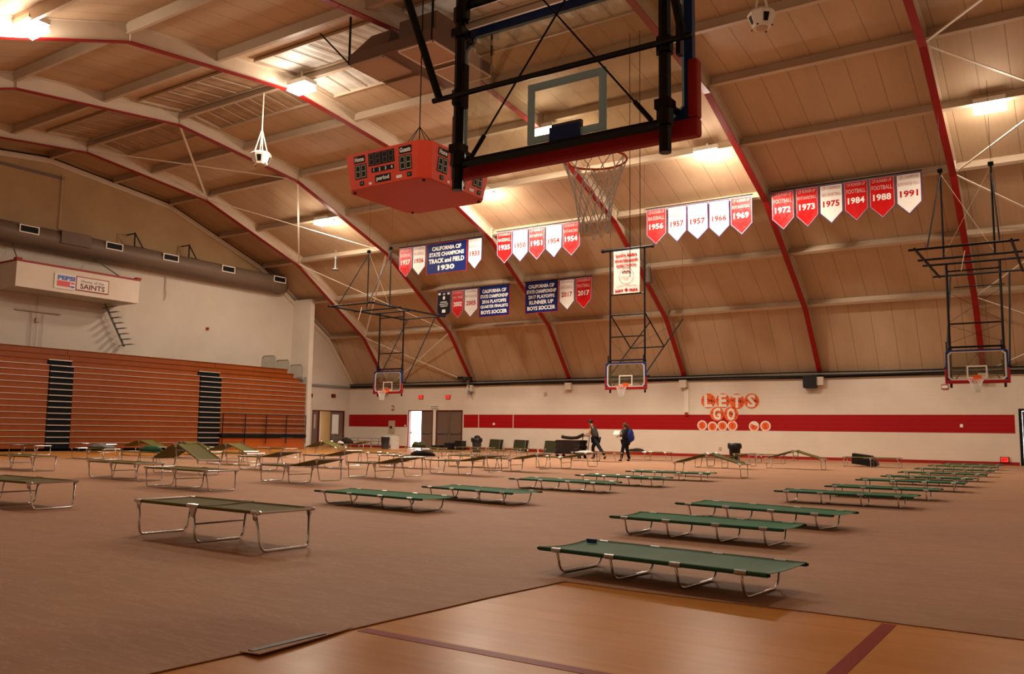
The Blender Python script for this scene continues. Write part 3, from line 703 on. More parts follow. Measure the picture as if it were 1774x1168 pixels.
for x0, x1, k, sp, yr in [(-30.21, -29.23, 'k', '', ''), (-29.17, -28.31, 'r', 'GIRLS|TENNIS', '2002'), (-28.31, -27.35, 'w', 'BOYS|SOCCER', '2005'), (-22.21, -21.28, 'w', 'BASEBALL', '2017'), (-21.25, -20.28, 'r', 'FOOTBALL', '2017')]:
    pennant(x0, x1, YLw, ZL, k, sp, yr, 'black pointed banner with small white print, left of the red 2002 one' if k == 'k' else '%s pointed %s %s banner in the lower row' % (W[k], sp.replace('|', ' ').lower(), yr), gL)
bigbanner(-27.31, -25.24, YLw, ZL+0.04, 1.68, [('CALIFORNIA CIF', 1, 0.78), ('STATE CHAMPIONSHIP', 1, 0.90), ('2016 PLAYOFFS', 1, 0.80), ('QUARTER FINALISTS', 1, 0.90), ('BOYS SOCCER', 1.05, 0.86)], 'blue banner lettered 2016 playoffs quarter finalists boys soccer', gL)
bigbanner(-24.31, -22.24, YLw, ZL+0.04, 1.68, [('CALIFORNIA CIF', 1, 0.78), ('STATE CHAMPIONSHIP', 1, 0.90), ('2017 PLAYOFFS', 1, 0.80), ('RUNNER UP', 1.1, 0.74), ('BOYS SOCCER', 1.1, 0.86)], 'blue banner lettered 2017 playoffs runner up boys soccer', gL)
# rods the banners hang from, against the purlins
for (a, b, y, z, w_) in ((-30.46, -24.9, YU, 10.95, 'of the 1927 to 1933 banners'), (-24.05, -19.25, YU, 11.07, 'of the 1935 to 1954 banners'), (-15.93, -11.06, YU, 11.12, 'of the 1956 to 1969 banners'), (-10.31, -4.61, YU, 11.12, 'of the 1972 to 1991 banners'), (-30.23, -25.22, YLw, 9.0, 'of the 2002 to 2016 banners'), (-24.33, -20.26, YLw, 9.0, 'of the 2017 banners')):
    mb = MB(); mb.bar((a, y, z+0.02), (b, y, z+0.02), 0.022)
    for i in range(3):
        x = a+(b-a)*(0.1+0.4*i); mb.bar((x, y, z+0.02), (x, y+0.05, roof_z(y)+0.32), 0.008, 5)
    tag(mb.build('banner_rod', M_SBLACK), 'thin dark hanging rod above the row '+w_, 'rod', 'banner rods')
# poster on the middle backboard masts
t = thing('poster_banner', 'white poster banner lettered sportsmanship, hung between the tall black masts', 'banner', (-15.62, 31.98, 8.76))
MB().grid(lambda u, v: (-0.60+1.2*u, 0.015*math.sin(4*v), -1.82*v), 4, 10, (0, 0.004, 0)).build('panel', M_BWHT, t)
mb = MB(); y_ = -0.03
for s, z, h, w_ in (('SANTA MARIA', -0.21, 0.13, 1.0), ('SPORTSMANSHIP', -0.43, 0.12, 1.06), ('EXPECTATION', -0.64, 0.12, 0.9)): mb.text(s, (0, y_, z), U, V, h, w_, 0.05)
mb.text('SAINT', (-0.33, y_, -1.70), U, V, 0.12, 0.38, 0.05); mb.text('PRIDE', (0.33, y_, -1.70), U, V, 0.12, 0.38, 0.05)
mb.prism([(0, 0.09), (0.09, 0), (0, -0.07), (-0.09, 0)], (0, y_, -1.68), U, V, (0, 0.003, 0)); mb.build('lettering', M_TRED, t)
mb = MB()
for s, z, h, w_ in (('WELCOME TO', -0.09, 0.05, 0.5), ('WHERE', -0.32, 0.045, 0.2), ('IS AN', -0.53, 0.045, 0.18), ('ALWAYS', -0.75, 0.045, 0.4), ('VICTORY WITH HONOR', -1.13, 0.05, 0.52), ('CIF', -1.22, 0.05, 0.2), ('EXCELLENCE IN EDUCATION', -1.50, 0.05, 0.9)): mb.text(s, (0, y_, z), U, V, h, w_, 0.0)
mb.tube([(0.33*math.cos(a*PI/16), y_, -1.09+0.33*math.sin(a*PI/16)) for a in range(32)], 0.007, 4, True)
for a in range(5): mb.sphere((-0.16+0.08*a, y_, -0.92+0.03*(a % 2)), 0.045, (1, 0.1, 0.8), 8, 5)
mb.build('small_lettering', M_ORBD, t)
mb = MB(); mb.bar((-0.62, 0.02, 0.02), (0.62, 0.02, 0.02), 0.02); mb.build('top_rod', M_BLACK, t)
mb = MB()
for sx, z in ((-1, -1.8), (1, -1.8)): mb.bar((sx*0.6, 0.0, z), (sx*0.78, 0.1, z-0.1), 0.006, 4)
mb.build('tie_cord', M_DARKP, t)

# ------------------------------------------------------------------ scoreboard
t = thing('scoreboard', 'orange four-sided scoreboard hanging on a cable in the middle of the hall', 'scoreboard', (-15.62, 18.45, 7.80))
def octo(h, c): return [(-h, -h+c), (-h+c, -h), (h-c, -h), (h, -h+c), (h, h-c), (h-c, h), (-h+c, h), (-h, h-c)]
hb, ht, cc, hz = 1.46, 1.58, 0.27, 0.98
a, b = octo(hb, cc), octo(ht, cc)
mb = MB().add([(x, y, 0) for x, y in a]+[(x, y, hz) for x, y in b], [tuple(range(8))[::-1], tuple(range(8, 16))]+[(i, (i+1) % 8, 8+(i+1) % 8, 8+i) for i in range(8)])
casing = mb.build('casing', M_SCORE, t)
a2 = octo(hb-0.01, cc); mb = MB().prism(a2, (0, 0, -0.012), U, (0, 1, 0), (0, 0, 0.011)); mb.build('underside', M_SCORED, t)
for x, y in ((hb-.21, hb-.21), (-hb+.21, hb-.21), (hb-.21, -hb+.21), (-hb+.21, -hb+.21)): MB().bar((x, y, -0.05), (x, y, -0.01), 0.04).build('corner_bolt', M_SBLACK, t)
for k in range(4):
    Rm = Matrix.Rotation(k*PI/2, 3, 'Z'); sl = (ht-hb)/hz
    u_ = Rm @ Vector((1, 0, 0)); v_ = (Rm @ Vector((0, -sl, 1)))
    def P(x, z, o=0.006): return Rm @ Vector((x, -hb-sl*z-o, z))
    def panel(mb, x0, x1, z0, z1, o=0.006, th=0.003):
        vs = [P(x0, z0, o), P(x1, z0, o), P(x1, z1, o), P(x0, z1, o)]; mb.add(vs, [(0, 1, 2, 3)])
    mb = MB()
    for x0, x1, z0, z1 in ((-1.04, -0.62, 0.70, 0.90), (0.62, 1.06, 0.70, 0.90), (-1.02, -0.58, 0.26, 0.66), (0.60, 1.04, 0.26, 0.66), (-0.50, 0.45, 0.55, 0.90), (-0.40, 0.42, 0.36, 0.49), (-0.28, 0.28, 0.07, 0.27), (-0.86, -0.70, 0.07, 0.19), (0.86, 1.02, 0.07, 0.19)): panel(mb, x0, x1, z0, z1)
    mb.build('dark_panel', M_SBLACK, casing)
    for s_, x_, z_, h_, w_ in (('Home', -0.83, 0.80, 0.13, 0.34), ('Guests', 0.84, 0.80, 0.13, 0.38), ('period', 0, 0.165, 0.15, 0.46)): MB().text(s_, P(x_, z_, 0.012), u_, v_, h_, w_, 0.03).build('lettering', M_WHITE, casing)
    for i, x in enumerate((-0.31, -0.10, 0.12, 0.34)): MB().text(str(i+1), P(x, 0.425, 0.012), u_, v_, 0.09, None, 0.04).build('period_number', M_WHITE, casing)
    mb = MB(); panel(mb, 0.48, 0.68, 0.08, 0.16); mb.build('bonus_label', M_WHITE, casing); mb = MB(); panel(mb, -0.52, -0.42, 0.05, 0.12); mb.build('bonus_label', M_WHITE, casing)
    SEG = [(i, j) for i in range(5) for j in range(9) if i in (0, 4) or j in (0, 4, 8)]
    for cx in (-0.90, -0.69, 0.72, 0.93):
        mb = MB()
        for i, j in SEG: q = P(cx-0.075+0.0375*i, 0.30+0.04*j, 0.012); mb.add([q+u_*a_+v_*b_ for a_, b_ in ((-.012, -.012), (.012, -.012), (.012, .012), (-.012, .012))], [(0, 1, 2, 3)])
        mb.build('score_digit', M_BULB, casing)
    for cx in (-0.38, -0.15, 0.11, 0.33):
        mb = MB()
        for i, j in SEG: q = P(cx-0.07+0.035*i, 0.585+0.035*j, 0.012); mb.add([q+u_*a_+v_*b_ for a_, b_ in ((-.011, -.011), (.011, -.011), (.011, .011), (-.011, .011))], [(0, 1, 2, 3)])
        mb.build('clock_digit', M_BULBD, casing)
    mb = MB()
    mb.add([P(-0.74, 0.17, .012), P(-0.74, 0.09, .012), P(-0.83, 0.13, .012)], [(0, 2, 1)]); mb.add([P(0.90, 0.17, .012), P(0.90, 0.09, .012), P(0.99, 0.13, .012)], [(0, 1, 2)])
    mb.build('arrow_light', M_GREENL, casing)
mb = MB(); mb.bar((0, 0, hz), (0, 0, roof_z(18.45)-7.80+0.3), 0.018, 6)
for s in (-1, 1): mb.bar((s*0.9, 0, hz), (0, 0, hz+1.1), 0.012, 5); mb.bar((0, s*0.9, hz), (0, 0, hz+1.1), 0.012, 5)
mb.build('cable', M_SBLACK, t)

# ------------------------------------------------------------------ hanging heater
t = thing('air_handler', 'brown air handler with four square grilles hung under the roof crown', 'air handler', (-17.15, 20.3, 12.6)); t.scale = (1.05, 1.05, 0.8)
mb = MB(); mb.box(-1.62, 1.66, -1.52, 1.45, 0.02, 0.42)
mb.add([(-1.62, -1.45, 0.42), (-0.1, -1.45, 0.42), (-0.1, -0.1, 0.42), (-1.62, -0.1, 0.42), (-1.1, -1.1, 1.25), (-0.3, -1.1, 1.25), (-0.3, -0.3, 1.25), (-1.1, -0.3, 1.25)], [(0, 1, 5, 4), (1, 2, 6, 5), (2, 3, 7, 6), (3, 0, 4, 7), (4, 5, 6, 7)])
mb.box(0.1, 1.5, -1.2, 0.6, 0.42, 1.35); mb.build('casing', M_HVAC, t)
for x0, x1, y0, y1 in ((-1.58, -0.25, -1.48, -0.15), (0.28, 1.62, -1.48, -0.15), (-1.58, -0.25, 0.12, 1.42), (0.28, 1.62, 0.12, 1.42)):
    mb = MB(); mb.box(x0, x1, y0, y1, -0.03, 0.02)
    g = mb.build('grille', M_GRILLE, t); mb = MB()
    for a_, b_, c_, d_ in ((x0, x1, y0, y0+.04), (x0, x1, y1-.04, y1), (x0, x0+.04, y0, y1), (x1-.04, x1, y0, y1)): mb.box(a_, b_, c_, d_, -0.05, -0.03)
    mb.build('grille_frame', M_WHITEP if x0 > 0 else M_GRILLE, g)
for x, y in ((-1.6, -1.5), (1.6, -1.5), (-1.6, 1.4), (1.6, 1.4)):
    mb = MB(); zt = (roof_z(20.3+y)-12.6+0.55)/0.8; mb.beam((x, y, 0.0), (x, y, zt), 0.05, 0.05, (0, 1, 0))
    if y < 0: mb.beam((x, y, 0.05), (x-1.3 if x < 0 else x, y+(0 if x < 0 else 0.01), zt-0.25 if x < 0 else zt), 0.05, 0.03, (0, 1, 0))
    mb.build('hanger', M_DARKP, t)

# ------------------------------------------------------------------ hanging speaker clusters
def cluster(x, y, z, zt, label, s=0.40):
    t = thing('hanging_speaker', label, 'speaker', (x, y, z), 0.3, 'white hanging speaker clusters')
    n = 8; prof = [(0.62*s, 0), (1.0*s, 0.95*s), (0.80*s, 1.15*s)]
    mb = MB().lathe(prof, n); mb.build('housing', M_WHITEP, t)
    for k in range(n):
        a = 2*PI*(k+0.5)/n; d = Vector((math.cos(a), math.sin(a), 0)); u_ = Vector((-math.sin(a), math.cos(a), 0)); c = math.cos(PI/n)
        p0, p1 = (0.62+0.38*0.22)*s*c, (0.62+0.38*0.8)*s*c
        if k % 2 == 0:
            A = [d*(p0+0.006)-u_*0.15*s+Vector((0, 0, 0.95*s*0.22)), d*(p0+0.006)+u_*0.15*s+Vector((0, 0, 0.95*s*0.22)), d*(p1+0.006)+u_*0.21*s+Vector((0, 0, 0.95*s*0.8)), d*(p1+0.006)-u_*0.21*s+Vector((0, 0, 0.95*s*0.8))]
            MB().add(A+[q-d*0.02 for q in A], [(0, 1, 2, 3), (4, 7, 6, 5), (0, 4, 5, 1), (1, 5, 6, 2), (2, 6, 7, 3), (3, 7, 4, 0)]).build('horn_mouth', M_SBLACK, t)
        else:
            q = d*((0.62+0.38*0.5)*s*c); MB().bar(q-d*0.02, q+d*0.008, 0.055*s, 10).build('port', M_SBLACK, t)
    MB().lathe([(0.40*s, -0.03), (0.42*s, 0.0)], 20).build('bottom_grille', M_TAN, t)
    mb = MB(); tp = Vector((0, 0, 1.15*s+0.95))
    for k in range(4):
        a = PI/4+k*PI/2; mb.bar(Vector((0.6*s*math.cos(a), 0.6*s*math.sin(a), 1.13*s)), tp, 0.024, 6)
    mb.bar(tp, (0, 0, zt-z), 0.028, 6); mb.build('rope', M_CORD, t)
cluster(-26.22, 21.5, 11.33, roof_z(21.5)+0.3, 'white eight-sided speaker cluster hanging on a rope under the left roof ribs', 0.42)
cluster(-6.56, 21.5, 11.80, roof_z(21.5)+0.3, 'white eight-sided speaker cluster high up right of the near glass backboard', 0.38)

# ------------------------------------------------------------------ duct on the end wall
t = thing('air_duct', 'long round brown air duct across the end wall above the balcony', 'air duct', (-41.35, 14.0, 10.08))
mb = MB(); mb.tube([(0, 0, 0), (0, 6, 0), (0, 12, 0), (0, 18, 0), (0, 21.4, 0), (-0.12, 21.9, 0), (-0.45, 22.25, 0)], 0.52, 20); mb.build('duct', M_DUCT, t, True)
for y0, y1 in ((19.78, 20.7), (24.04, 24.97), (27.3, 28.25), (31.1, 32.0), (34.9, 35.85)):
    mb = MB(); yy0, yy1 = y0-14, y1-14; mb.box(0.50, 0.56, yy0, yy1, 0.0, 0.05); mb.box(0.50, 0.56, yy0, yy1, 0.33, 0.38); mb.box(0.50, 0.56, yy0, yy0+.05, 0.05, 0.33); mb.box(0.50, 0.56, yy1-.05, yy1, 0.05, 0.33)
    v = mb.build('vent', M_WHITEP, t); mb = MB(); mb.box(0.36, 0.535, yy0+.05, yy1-.05, 0.05, 0.33)
    mb.build('louvres', M_SBLACK, v)
mb = MB(); mb.box(-0.1, 0.58, 7.75, 9.25, -0.15, 0.48); mb.build('damper_box', M_HVAC, t)
for y in (25.87, 29.18):
    mb = MB(); yy = y-14; mb.beam((0.1, yy, 0.4), (0.1, yy, 1.25), 0.06, 0.06, (0, 1, 0)); mb.beam((0.1, yy, 1.2), (0.1, yy+0.5, 0.5), 0.05, 0.05, (1, 0, 0)); mb.box(0.05, 0.15, yy, yy+0.65, 0.45, 0.52); mb.beam((-0.62, yy, 1.2), (0.12, yy, 1.2), 0.05, 0.05); mb.build('bracket', M_DARKP, t)

# ------------------------------------------------------------------ announcer balcony with signs and stair
t = thing('balcony', 'white announcer balcony with dark red rail cap, high on the end wall', 'balcony', (XL, 19.4, 7.4))
mb = MB(); mb.box(0, 2.0, 0, 6.1, 0, 0.12); mb.box(1.9, 2.0, 0, 6.1, 0.12, 1.16); mb.box(0, 1.9, 0, 0.1, 0.12, 1.16); mb.box(0, 1.9, 6.0, 6.1, 0.12, 1.16); mb.build('parapet', M_WALL, t)
mb = MB(); mb.box(1.86, 2.04, -0.04, 6.14, 1.16, 1.24); mb.box(0, 1.86, -0.04, 0.14, 1.16, 1.24); mb.box(0, 1.86, 5.96, 6.14, 1.16, 1.24); mb.box(1.8, 2.06, -0.06, 0.2, 1.24, 1.32); mb.box(1.8, 2.06, 5.9, 6.16, 1.24, 1.32); mb.build('rail_cap', M_BRICKRED, t)
mb = MB()
for y0, y1 in ((5.1, 5.75), (0.6, 0.1)): mb.bar((1.85, y1 if y1 < 5 else 5.2, 1.2), (0.2, y0 if y0 < 5 else 4.6, 2.25), 0.03, 6)
mb.build('stay_rod', M_GREYM, t)
YV = (0, 1, 0)   # text running along +y, read from the +x side
t = thing('soda_sign', 'small white soda sign with blue letters and a red bar, on the balcony front', 'sign', (-39.985, 21.65, 7.93))
mb = MB(); mb.box(0, 0.03, -0.52, 0.50, -0.36, 0.36); mb.build('panel', M_GREYSIGN, t)
mb = MB(); mb.text('PEPSI', (0.036, 0.04, 0.17), YV, V, 0.22, 0.84, 0.06); mb.build('lettering', M_PBLUE, t)
mb = MB(); mb.box(0.03, 0.036, -0.40, 0.24, -0.24, 0.02); mb.build('red_bar', M_PRED, t)
def disc(mb, x, cy, cz, r, a0=0, a1=2*PI, n=24): mb.add([(x, cy+r*math.cos(a0+(a1-a0)*i/n), cz+r*math.sin(a0+(a1-a0)*i/n)) for i in range(n+1)], [tuple(range(n+1))])
mb = MB(); disc(mb, 0.038, 0.35, -0.13, 0.135); e = mb.build('emblem', M_WHITE, t)
mb = MB(); disc(mb, 0.041, 0.35, -0.13, 0.13, 0.25, PI-0.35); mb.build('emblem_top', M_PRED, e)
mb = MB(); disc(mb, 0.041, 0.35, -0.13, 0.13, PI+0.25, 2*PI-0.35); mb.build('emblem_bottom', M_PBLUE, e)
t = thing('team_sign', 'white rectangular sign lettered Home of the SAINTS, right of the soda sign', 'sign', (-39.985, 23.0, 7.95))
mb = MB(); mb.box(0, 0.03, -0.84, 0.84, -0.34, 0.34); mb.build('frame', M_BRICKRED, t)
mb = MB(); mb.box(0.03, 0.034, -0.80, 0.80, -0.30, 0.30); mb.build('panel', M_GREYSIGN, t)
mb = MB(); mb.text('Home of the', (0.038, 0, 0.13), YV, V, 0.15, 1.15, 0.0); mb.text('SAINTS', (0.038, 0, -0.12), YV, V, 0.25, 1.25, 0.02); mb.build('lettering', M_ORBD, t)
t = thing('ladder_stair', 'narrow steel stair with open treads under the right end of the balcony', 'stair', (-41.35, 24.7, 5.3))
mb = MB(); 
mb.beam((-0.3, 0, 2.1), (-0.3, 1.2, 0), 0.06, 0.12, (1, 0, 0))
mb.build('stringer', M_GREYM, t)
for k in range(8):
    f_ = k/7.0; mb = MB(); mb.box(-0.32, 0.44, 0.02+1.12*f_, 0.22+1.12*f_, 1.93-1.85*f_, 1.96-1.85*f_); mb.build('tread', M_GREYM, t)
mb = MB(); mb.beam((-0.64, 1.15, 0.06), (-0.3, 1.15, 0.06), 0.04, 0.04); mb.beam((-0.64, 0.1, 1.9), (-0.3, 0.1, 1.9), 0.04, 0.04); mb.build('wall_bracket', M_GREYM, t)
mb = MB(); mb.bar((-41.9, 20.4, 6.6), (-41.9, 22.6, 6.6), 0.03, 6); mb.bar((-41.9, 21.2, 6.6), (-41.9, 21.2, 4.6), 0.02, 6); mb.bar((-41.9, 21.45, 7.4), (-41.9, 21.45, 4.6), 0.015, 6); mb.bar((-41.9, 21.75, 6.6), (-41.9, 21.75, 4.6), 0.015, 6); mb.box(-42, -41.85, 21.4, 21.6, 6.1, 6.3)
tag(mb.build('conduit', M_TAN), 'thin pipes and small box on the wall below the balcony', 'pipes')
mb = MB(); mb.tube([(-41.92, 22.2, 13.6), (-41.92, 22.2, 10.85), (-41.92, 22.5, 10.7), (-41.92, 24.9, 10.75), (-41.92, 25.1, 10.65), (-41.92, 25.1, 10.5)], 0.025, 6)
tag(mb.build('conduit', M_TAN), 'thin conduit running down the upper end wall to the duct', 'pipes')
tag(MB().box(-42.0, -41.9, 31.1, 31.25, 6.75, 6.9).build('alarm_box', M_BRICKRED), 'tiny red alarm box alone on the white end wall above the bleachers', 'alarm box')
mb = MB(); mb.tube([(-41.95, 28.3, 9.4), (-41.9, 28.3, 8.6), (-41.9, 28.35, 8.5), (-41.9, 28.28, 8.1)], 0.025, 5)
tag(mb.build('dangling_wire', M_TAN), 'short dangling wire hanging below the duct on the white end wall', 'wire')

# ------------------------------------------------------------------ bleachers
def row_x(i): return -38.0 if i < 14 else -38.0-0.20*(i-13)
NR, RH, Z0 = 17, 0.264, 0.12
AIS = [(20.2, 21.3), (28.0, 29.35)]
def bleacher_bank(y0, y1, label, first=0, over=0):
    t = thing('bleacher_bank', label, 'bleachers', (-42.0, y0, 0), 0, 'closed telescoping bleacher banks'); L = y1-y0
    for i in range(first, NR):
        z = Z0+i*RH; x = row_x(i)+42-0.015*i*0.3; yy = L-(0.30*(i-13) if i >= 14 and y1 > 34 else 0)+(over if i >= NR-2 else 0)
        mb = MB(); mb.box(x-0.30, x-0.012, 0.01, yy-0.01, z, z+RH-0.035); mb.box(x-0.34, x+0.015, 0.01, yy-0.01, z+RH-0.035, z+RH-0.018)
        r = mb.build('bench_row', M_BENCH, t)
        mb = MB(); mb.box(x-0.36, x+0.03, 0.01, yy-0.01, z+RH-0.026, z+RH-0.002)
        mb.build('row_edging', M_ALU if i < 14 else M_BENCH, r)
    mb = MB(); mb.box(0.02, 3.0, 0.05, L-0.9, 0.0, 4.3)
    mb.build('understructure', M_SBLACK, t)
    return t
bleacher_bank(12.0, 20.2, 'leftmost bank of closed varnished wooden bleachers, left of the first dark aisle', 0, 1.1)
bleacher_bank(21.3, 28.0, 'middle bank of closed wooden bleachers between the two dark aisles', 0, 1.35)
tr = bleacher_bank(29.35, 35.3, 'right bank of closed wooden bleachers behind the black railing', 2)
mb = MB(); mb.box(3.7, 4.0, 0.05, 5.9, 0.02, 0.62); mb.build('lower_panel', M_BENCHL, tr)
mb = MB(); mb.box(3.6, 4.12, 0.0, 5.95, 0.64, 0.82); mb.build('front_walkway', M_NAVY, tr)
for (y0, y1), wh in zip(AIS, ('between the left and middle bleacher banks', 'between the middle and right bleacher banks')):
    t = thing('bleacher_aisle', 'dark stepped aisle with metal edged treads '+wh, 'bleachers', (-42.0, y0, 0), 0, 'bleacher aisles')
    for i in range(NR-2):
        z = Z0+i*RH; x = row_x(i)+42; sh = -0.30*max(0, i-13)
        mb = MB(); mb.box(max(0.1, x-0.55), x-0.05, 0.02, y1-y0-0.02, z, z+RH-0.05); s_ = mb.build('step', M_NAVY, t)
        mb = MB(); mb.box(x-0.10, x+0.02, 0.02, y1-y0-0.02, z+RH-0.05, z+RH-0.01); mb.build('step_edging', M_ALU, s_)
t = thing('railing', 'black pipe railing with five posts in front of the right bleacher bank', 'railing', (-37.85, 29.35, 0))
for k in range(5):
    mb = MB(); y = 0.05+5.8*k/4; mb.bar((0, y, 0.30), (0, y, 1.92), 0.028, 6); mb.build('post', M_DARKP, t)
mb = MB()
for z in (1.92, 1.30): mb.bar((0, 0.05, z), (0, 5.85, z), 0.025, 6)
mb.build('rail', M_DARKP, t)
for k, (y, z0, z1, x) in enumerate(((34.1, 4.66, 5.42, -39.9), (34.72, 4.42, 5.2, -39.4), (35.34, 4.05, 4.95, -38.9))):
    t = thing('guard_panel', 'grey wire mesh guard at the bleacher end, %s' % ('leftmost and highest of the three', 'middle of the three', 'rightmost and lowest of the three')[k], 'guard', (x, y, z0), 0, 'mesh guards on the bleacher end')
    h = z1-z0; mb = MB(); mb.tube([(-0.7, 0, 0), (-0.7, 0, h-0.15), (-0.55, 0, h), (0.35, 0, h), (0.5, 0, h-0.15), (0.5, 0, 0)], 0.03, 6); mb.build('frame', M_MESH, t)
    mb = MB()
    for i in range(22): mb.box(-0.68+i*0.055, -0.665+i*0.055, -0.006, 0.006, 0, h-0.03)
    for i in range(int(h/0.055)): mb.box(-0.69, 0.49, -0.005, 0.005, i*0.055, i*0.055+0.014)
    mb.build('mesh', M_MESH, t)
mb = MB(); mb.box(-39.05, -38.15, 35.40, 35.43, 0.0, 4.2); 
tag(mb.build('end_panel', M_MESH), 'tall narrow grey panel closing the right end of the bleachers', 'panel')

# ------------------------------------------------------------------ doors
def leaf(parent, w, m, handle='bar', sgn=1):
    mb = MB(); mb.box(0, w, 0, 0.05, 0.01, DH-0.06); o = mb.build('leaf', m, parent); 
    mb = MB(); mb.box(0.08, w-0.08, -0.07, -0.03, 0.98, 1.04); mb.box(0.08, 0.14, -0.05, 0, 0.96, 1.06); mb.box(w-0.14, w-0.08, -0.05, 0, 0.96, 1.06); mb.build('push_bar', M_STEEL, o); return o
def door(n, x0, x1, label):
    d = bpy.data.objects.new('door_%d' % n, None); col.objects.link(d); d.location = (x0, YF+0.02, 0); d['kind'] = 'structure'
    mb = MB(); w = x1-x0; mb.box(0, 0.06, -0.03, 0.16, 0, DH-0.001); mb.box(w-0.06, w, -0.03, 0.16, 0, DH-0.001); mb.box(0.06, w-0.06, -0.03, 0.16, DH-0.06, DH-0.001); mb.build('door_frame', M_DOORRED, d); return d
d = door(1, -36.70, -34.62, ''); l = leaf(d, 0.95, M_DOOR); l.location = (1.05, 0.03, 0)
l = leaf(d, 0.95, M_DOOR); l.location = (0.07, 0.12, 0); l.rotation_euler = (0, 0, PI/2+0.1)
mb = MB(); mb.box(-34.62, -34.40, YF-0.02, YF+0.2, 0, DH); struct(mb, 'trim_%d' % tn, M_WHITEP); tn += 1
d = door(2, -34.40, -32.30, ''); l = leaf(d, 0.97, M_DOOR); l.location = (0.07, 0.04, 0); l = leaf(d, 0.97, M_DOOR); l.location = (1.06, 0.04, 0)
mb = MB(); mb.box(1.02, 1.08, -0.02, 0.05, 0.0, DH-0.06); mb.build('astragal', M_STEEL, d)
# side entrance in the left wall and its lit corridor
d = bpy.data.objects.new('door_3', None); col.objects.link(d); d.location = (XL-0.02, 39.6, 0); d['kind'] = 'structure'
mb = MB(); mb.box(-0.16, 0.03, 0, 0.06, 0, 2.4); mb.box(-0.16, 0.03, 2.89, 2.95, 0, 2.4); mb.box(-0.16, 0.03, 0.06, 2.89, 2.34, 2.4); mb.box(-0.12, 0.02, 0.55, 0.68, 0, 2.34); mb.build('door_frame', M_DOORRED, d)
mb = MB(); mb.box(-0.05, 0, 0.68, 0.8, 0, 2.34); mb.build('mullion', M_WHITEP, d)
mb = MB(); mb.box(-0.08, -0.03, 0.06, 0.55, 0.01, 2.34); l = mb.build('leaf', M_DOOR, d); mb = MB(); mb.box(-0.03, -0.02, 0.2, 0.36, 1.2, 2.1); mb.build('glass_slot', M_TAN, l)
mb = MB(); mb.box(-0.08, -0.03, 1.75, 2.85, 0.01, 2.34); l = mb.build('leaf', M_DOOR, d); mb = MB(); mb.box(-0.03, -0.02, 1.85, 2.45, 0.85, 2.15); mb.build('notice', M_PAPER, l)
mb = MB(); mb.box(XL-4.3, XL-4.2, 38, 43.3, 0, 2.8); mb.box(XL-4.2, XL-0.3, 37.9, 38, 0, 2.8); mb.box(XL-4.2, XL-0.3, 43.3, 43.4, 0, 2.8); mb.box(XL-4.3, XL-0.3, 37.9, 43.4, 2.8, 2.9)
struct(mb, 'wall_corridor', M_WALL)
tag(MB().box(XL-4.15, XL-4.05, 41.9, 42.6, 0.15, 2.3).build('corridor_glow_panel', M_YELLOWP), 'tall glowing panel standing in for the warmly lit corridor wall behind the left side door', 'light')  # added glowing panel in place of a lit corridor wall
mb = MB(); mb.box(-2.35, -2.23, YF-0.03, YF+0.2, 0, 2.44); mb.box(-0.47, -0.35, YF-0.03, YF+0.2, 0, 2.44); mb.box(-2.23, -0.47, YF-0.03, YF+0.2, 2.34, 2.44)
d = struct(mb, 'door_4', M_SBLACK); mb = MB(); mb.box(-2.22, -0.48, YF+0.05, YF+0.1, 0.01, 2.33); l = mb.build('leaf', M_DOOR, d); mb = MB(); mb.box(-2.1, -0.6, YF-0.02, YF+0.02, 1.0, 1.06); mb.build('push_bar', M_STEEL, l)
mb = MB(); mb.box(-50, -20, 43.6, 60, -0.12, -0.02); struct(mb, 'ground_outside', M_PAPER)

# ------------------------------------------------------------------ things on the walls
def exit_sign(loc, rz, label, lit):
    t = thing('exit_sign', label, 'exit sign', loc, rz, 'exit signs')
    mb = MB(); mb.box(-0.17, 0.17, 0, 0.07, -0.12, 0.12); mb.build('housing', M_SBLACK if lit < 2 else M_BRICKRED, t)
    mb = MB(); mb.box(-0.14, 0.14, -0.008, 0, -0.095, 0.095); f_ = mb.build('face', M_EXITL if lit else M_EXITD, t)
    mb = MB(); mb.text('EXIT', (0, -0.012, 0), U, V, 0.12, 0.22, 0.05); mb.build('lettering', M_BRICKRED if lit else M_SBLACK, f_)
exit_sign((-35.65, 42.92, 3.31), 0, 'lit red exit sign above the open bright door', 2)
exit_sign((-33.44, 42.92, 3.29), 0, 'lit red exit sign above the closed brown double door', 2)
exit_sign((-2.95, 42.92, 0.24), 0, 'lit red exit sign low on the wall at the far right corner', 1)
exit_sign((-41.92, 41.41, 3.39), -PI/2+PI, 'dark red exit sign above the left side door, right of the two', 0)
exit_sign((-41.92, 39.35, 3.34), -PI/2+PI, 'dark red exit sign half hidden by the white pilaster', 0)
def plaque(name, x0, x1, z0, z1, m, label, cat, lines=None, d=0.04, tm=None):
    t = MB().box(x0, x1, YF-d, YF-0.001, z0, z1).build(name, m); tag(t, label, cat)
    if lines:
        mb = MB(); n = len(lines)
        for i, s in enumerate(lines): mb.text(s, ((x0+x1)/2, YF-d-0.004, z1-(z1-z0)*(i+0.5)/n), U, V, (z1-z0)/n*0.6, (x1-x0)*0.85, 0.03)
        mb.build('lettering', tm or M_SBLACK, t)
    return t
plaque('occupancy_sign', -34.85, -34.15, 2.52, 2.74, M_GREYSIGN, 'small white notice above the gap between the two double doors', 'sign', ['MAXIMUM', 'OCCUPANCY'])
plaque('fire_sign', -38.15, -37.95, 2.45, 2.77, M_BRICKRED, 'small red and white sign on the wall right of the leftmost far backboard', 'sign', ['FIRE'], 0.03, M_WHITE)
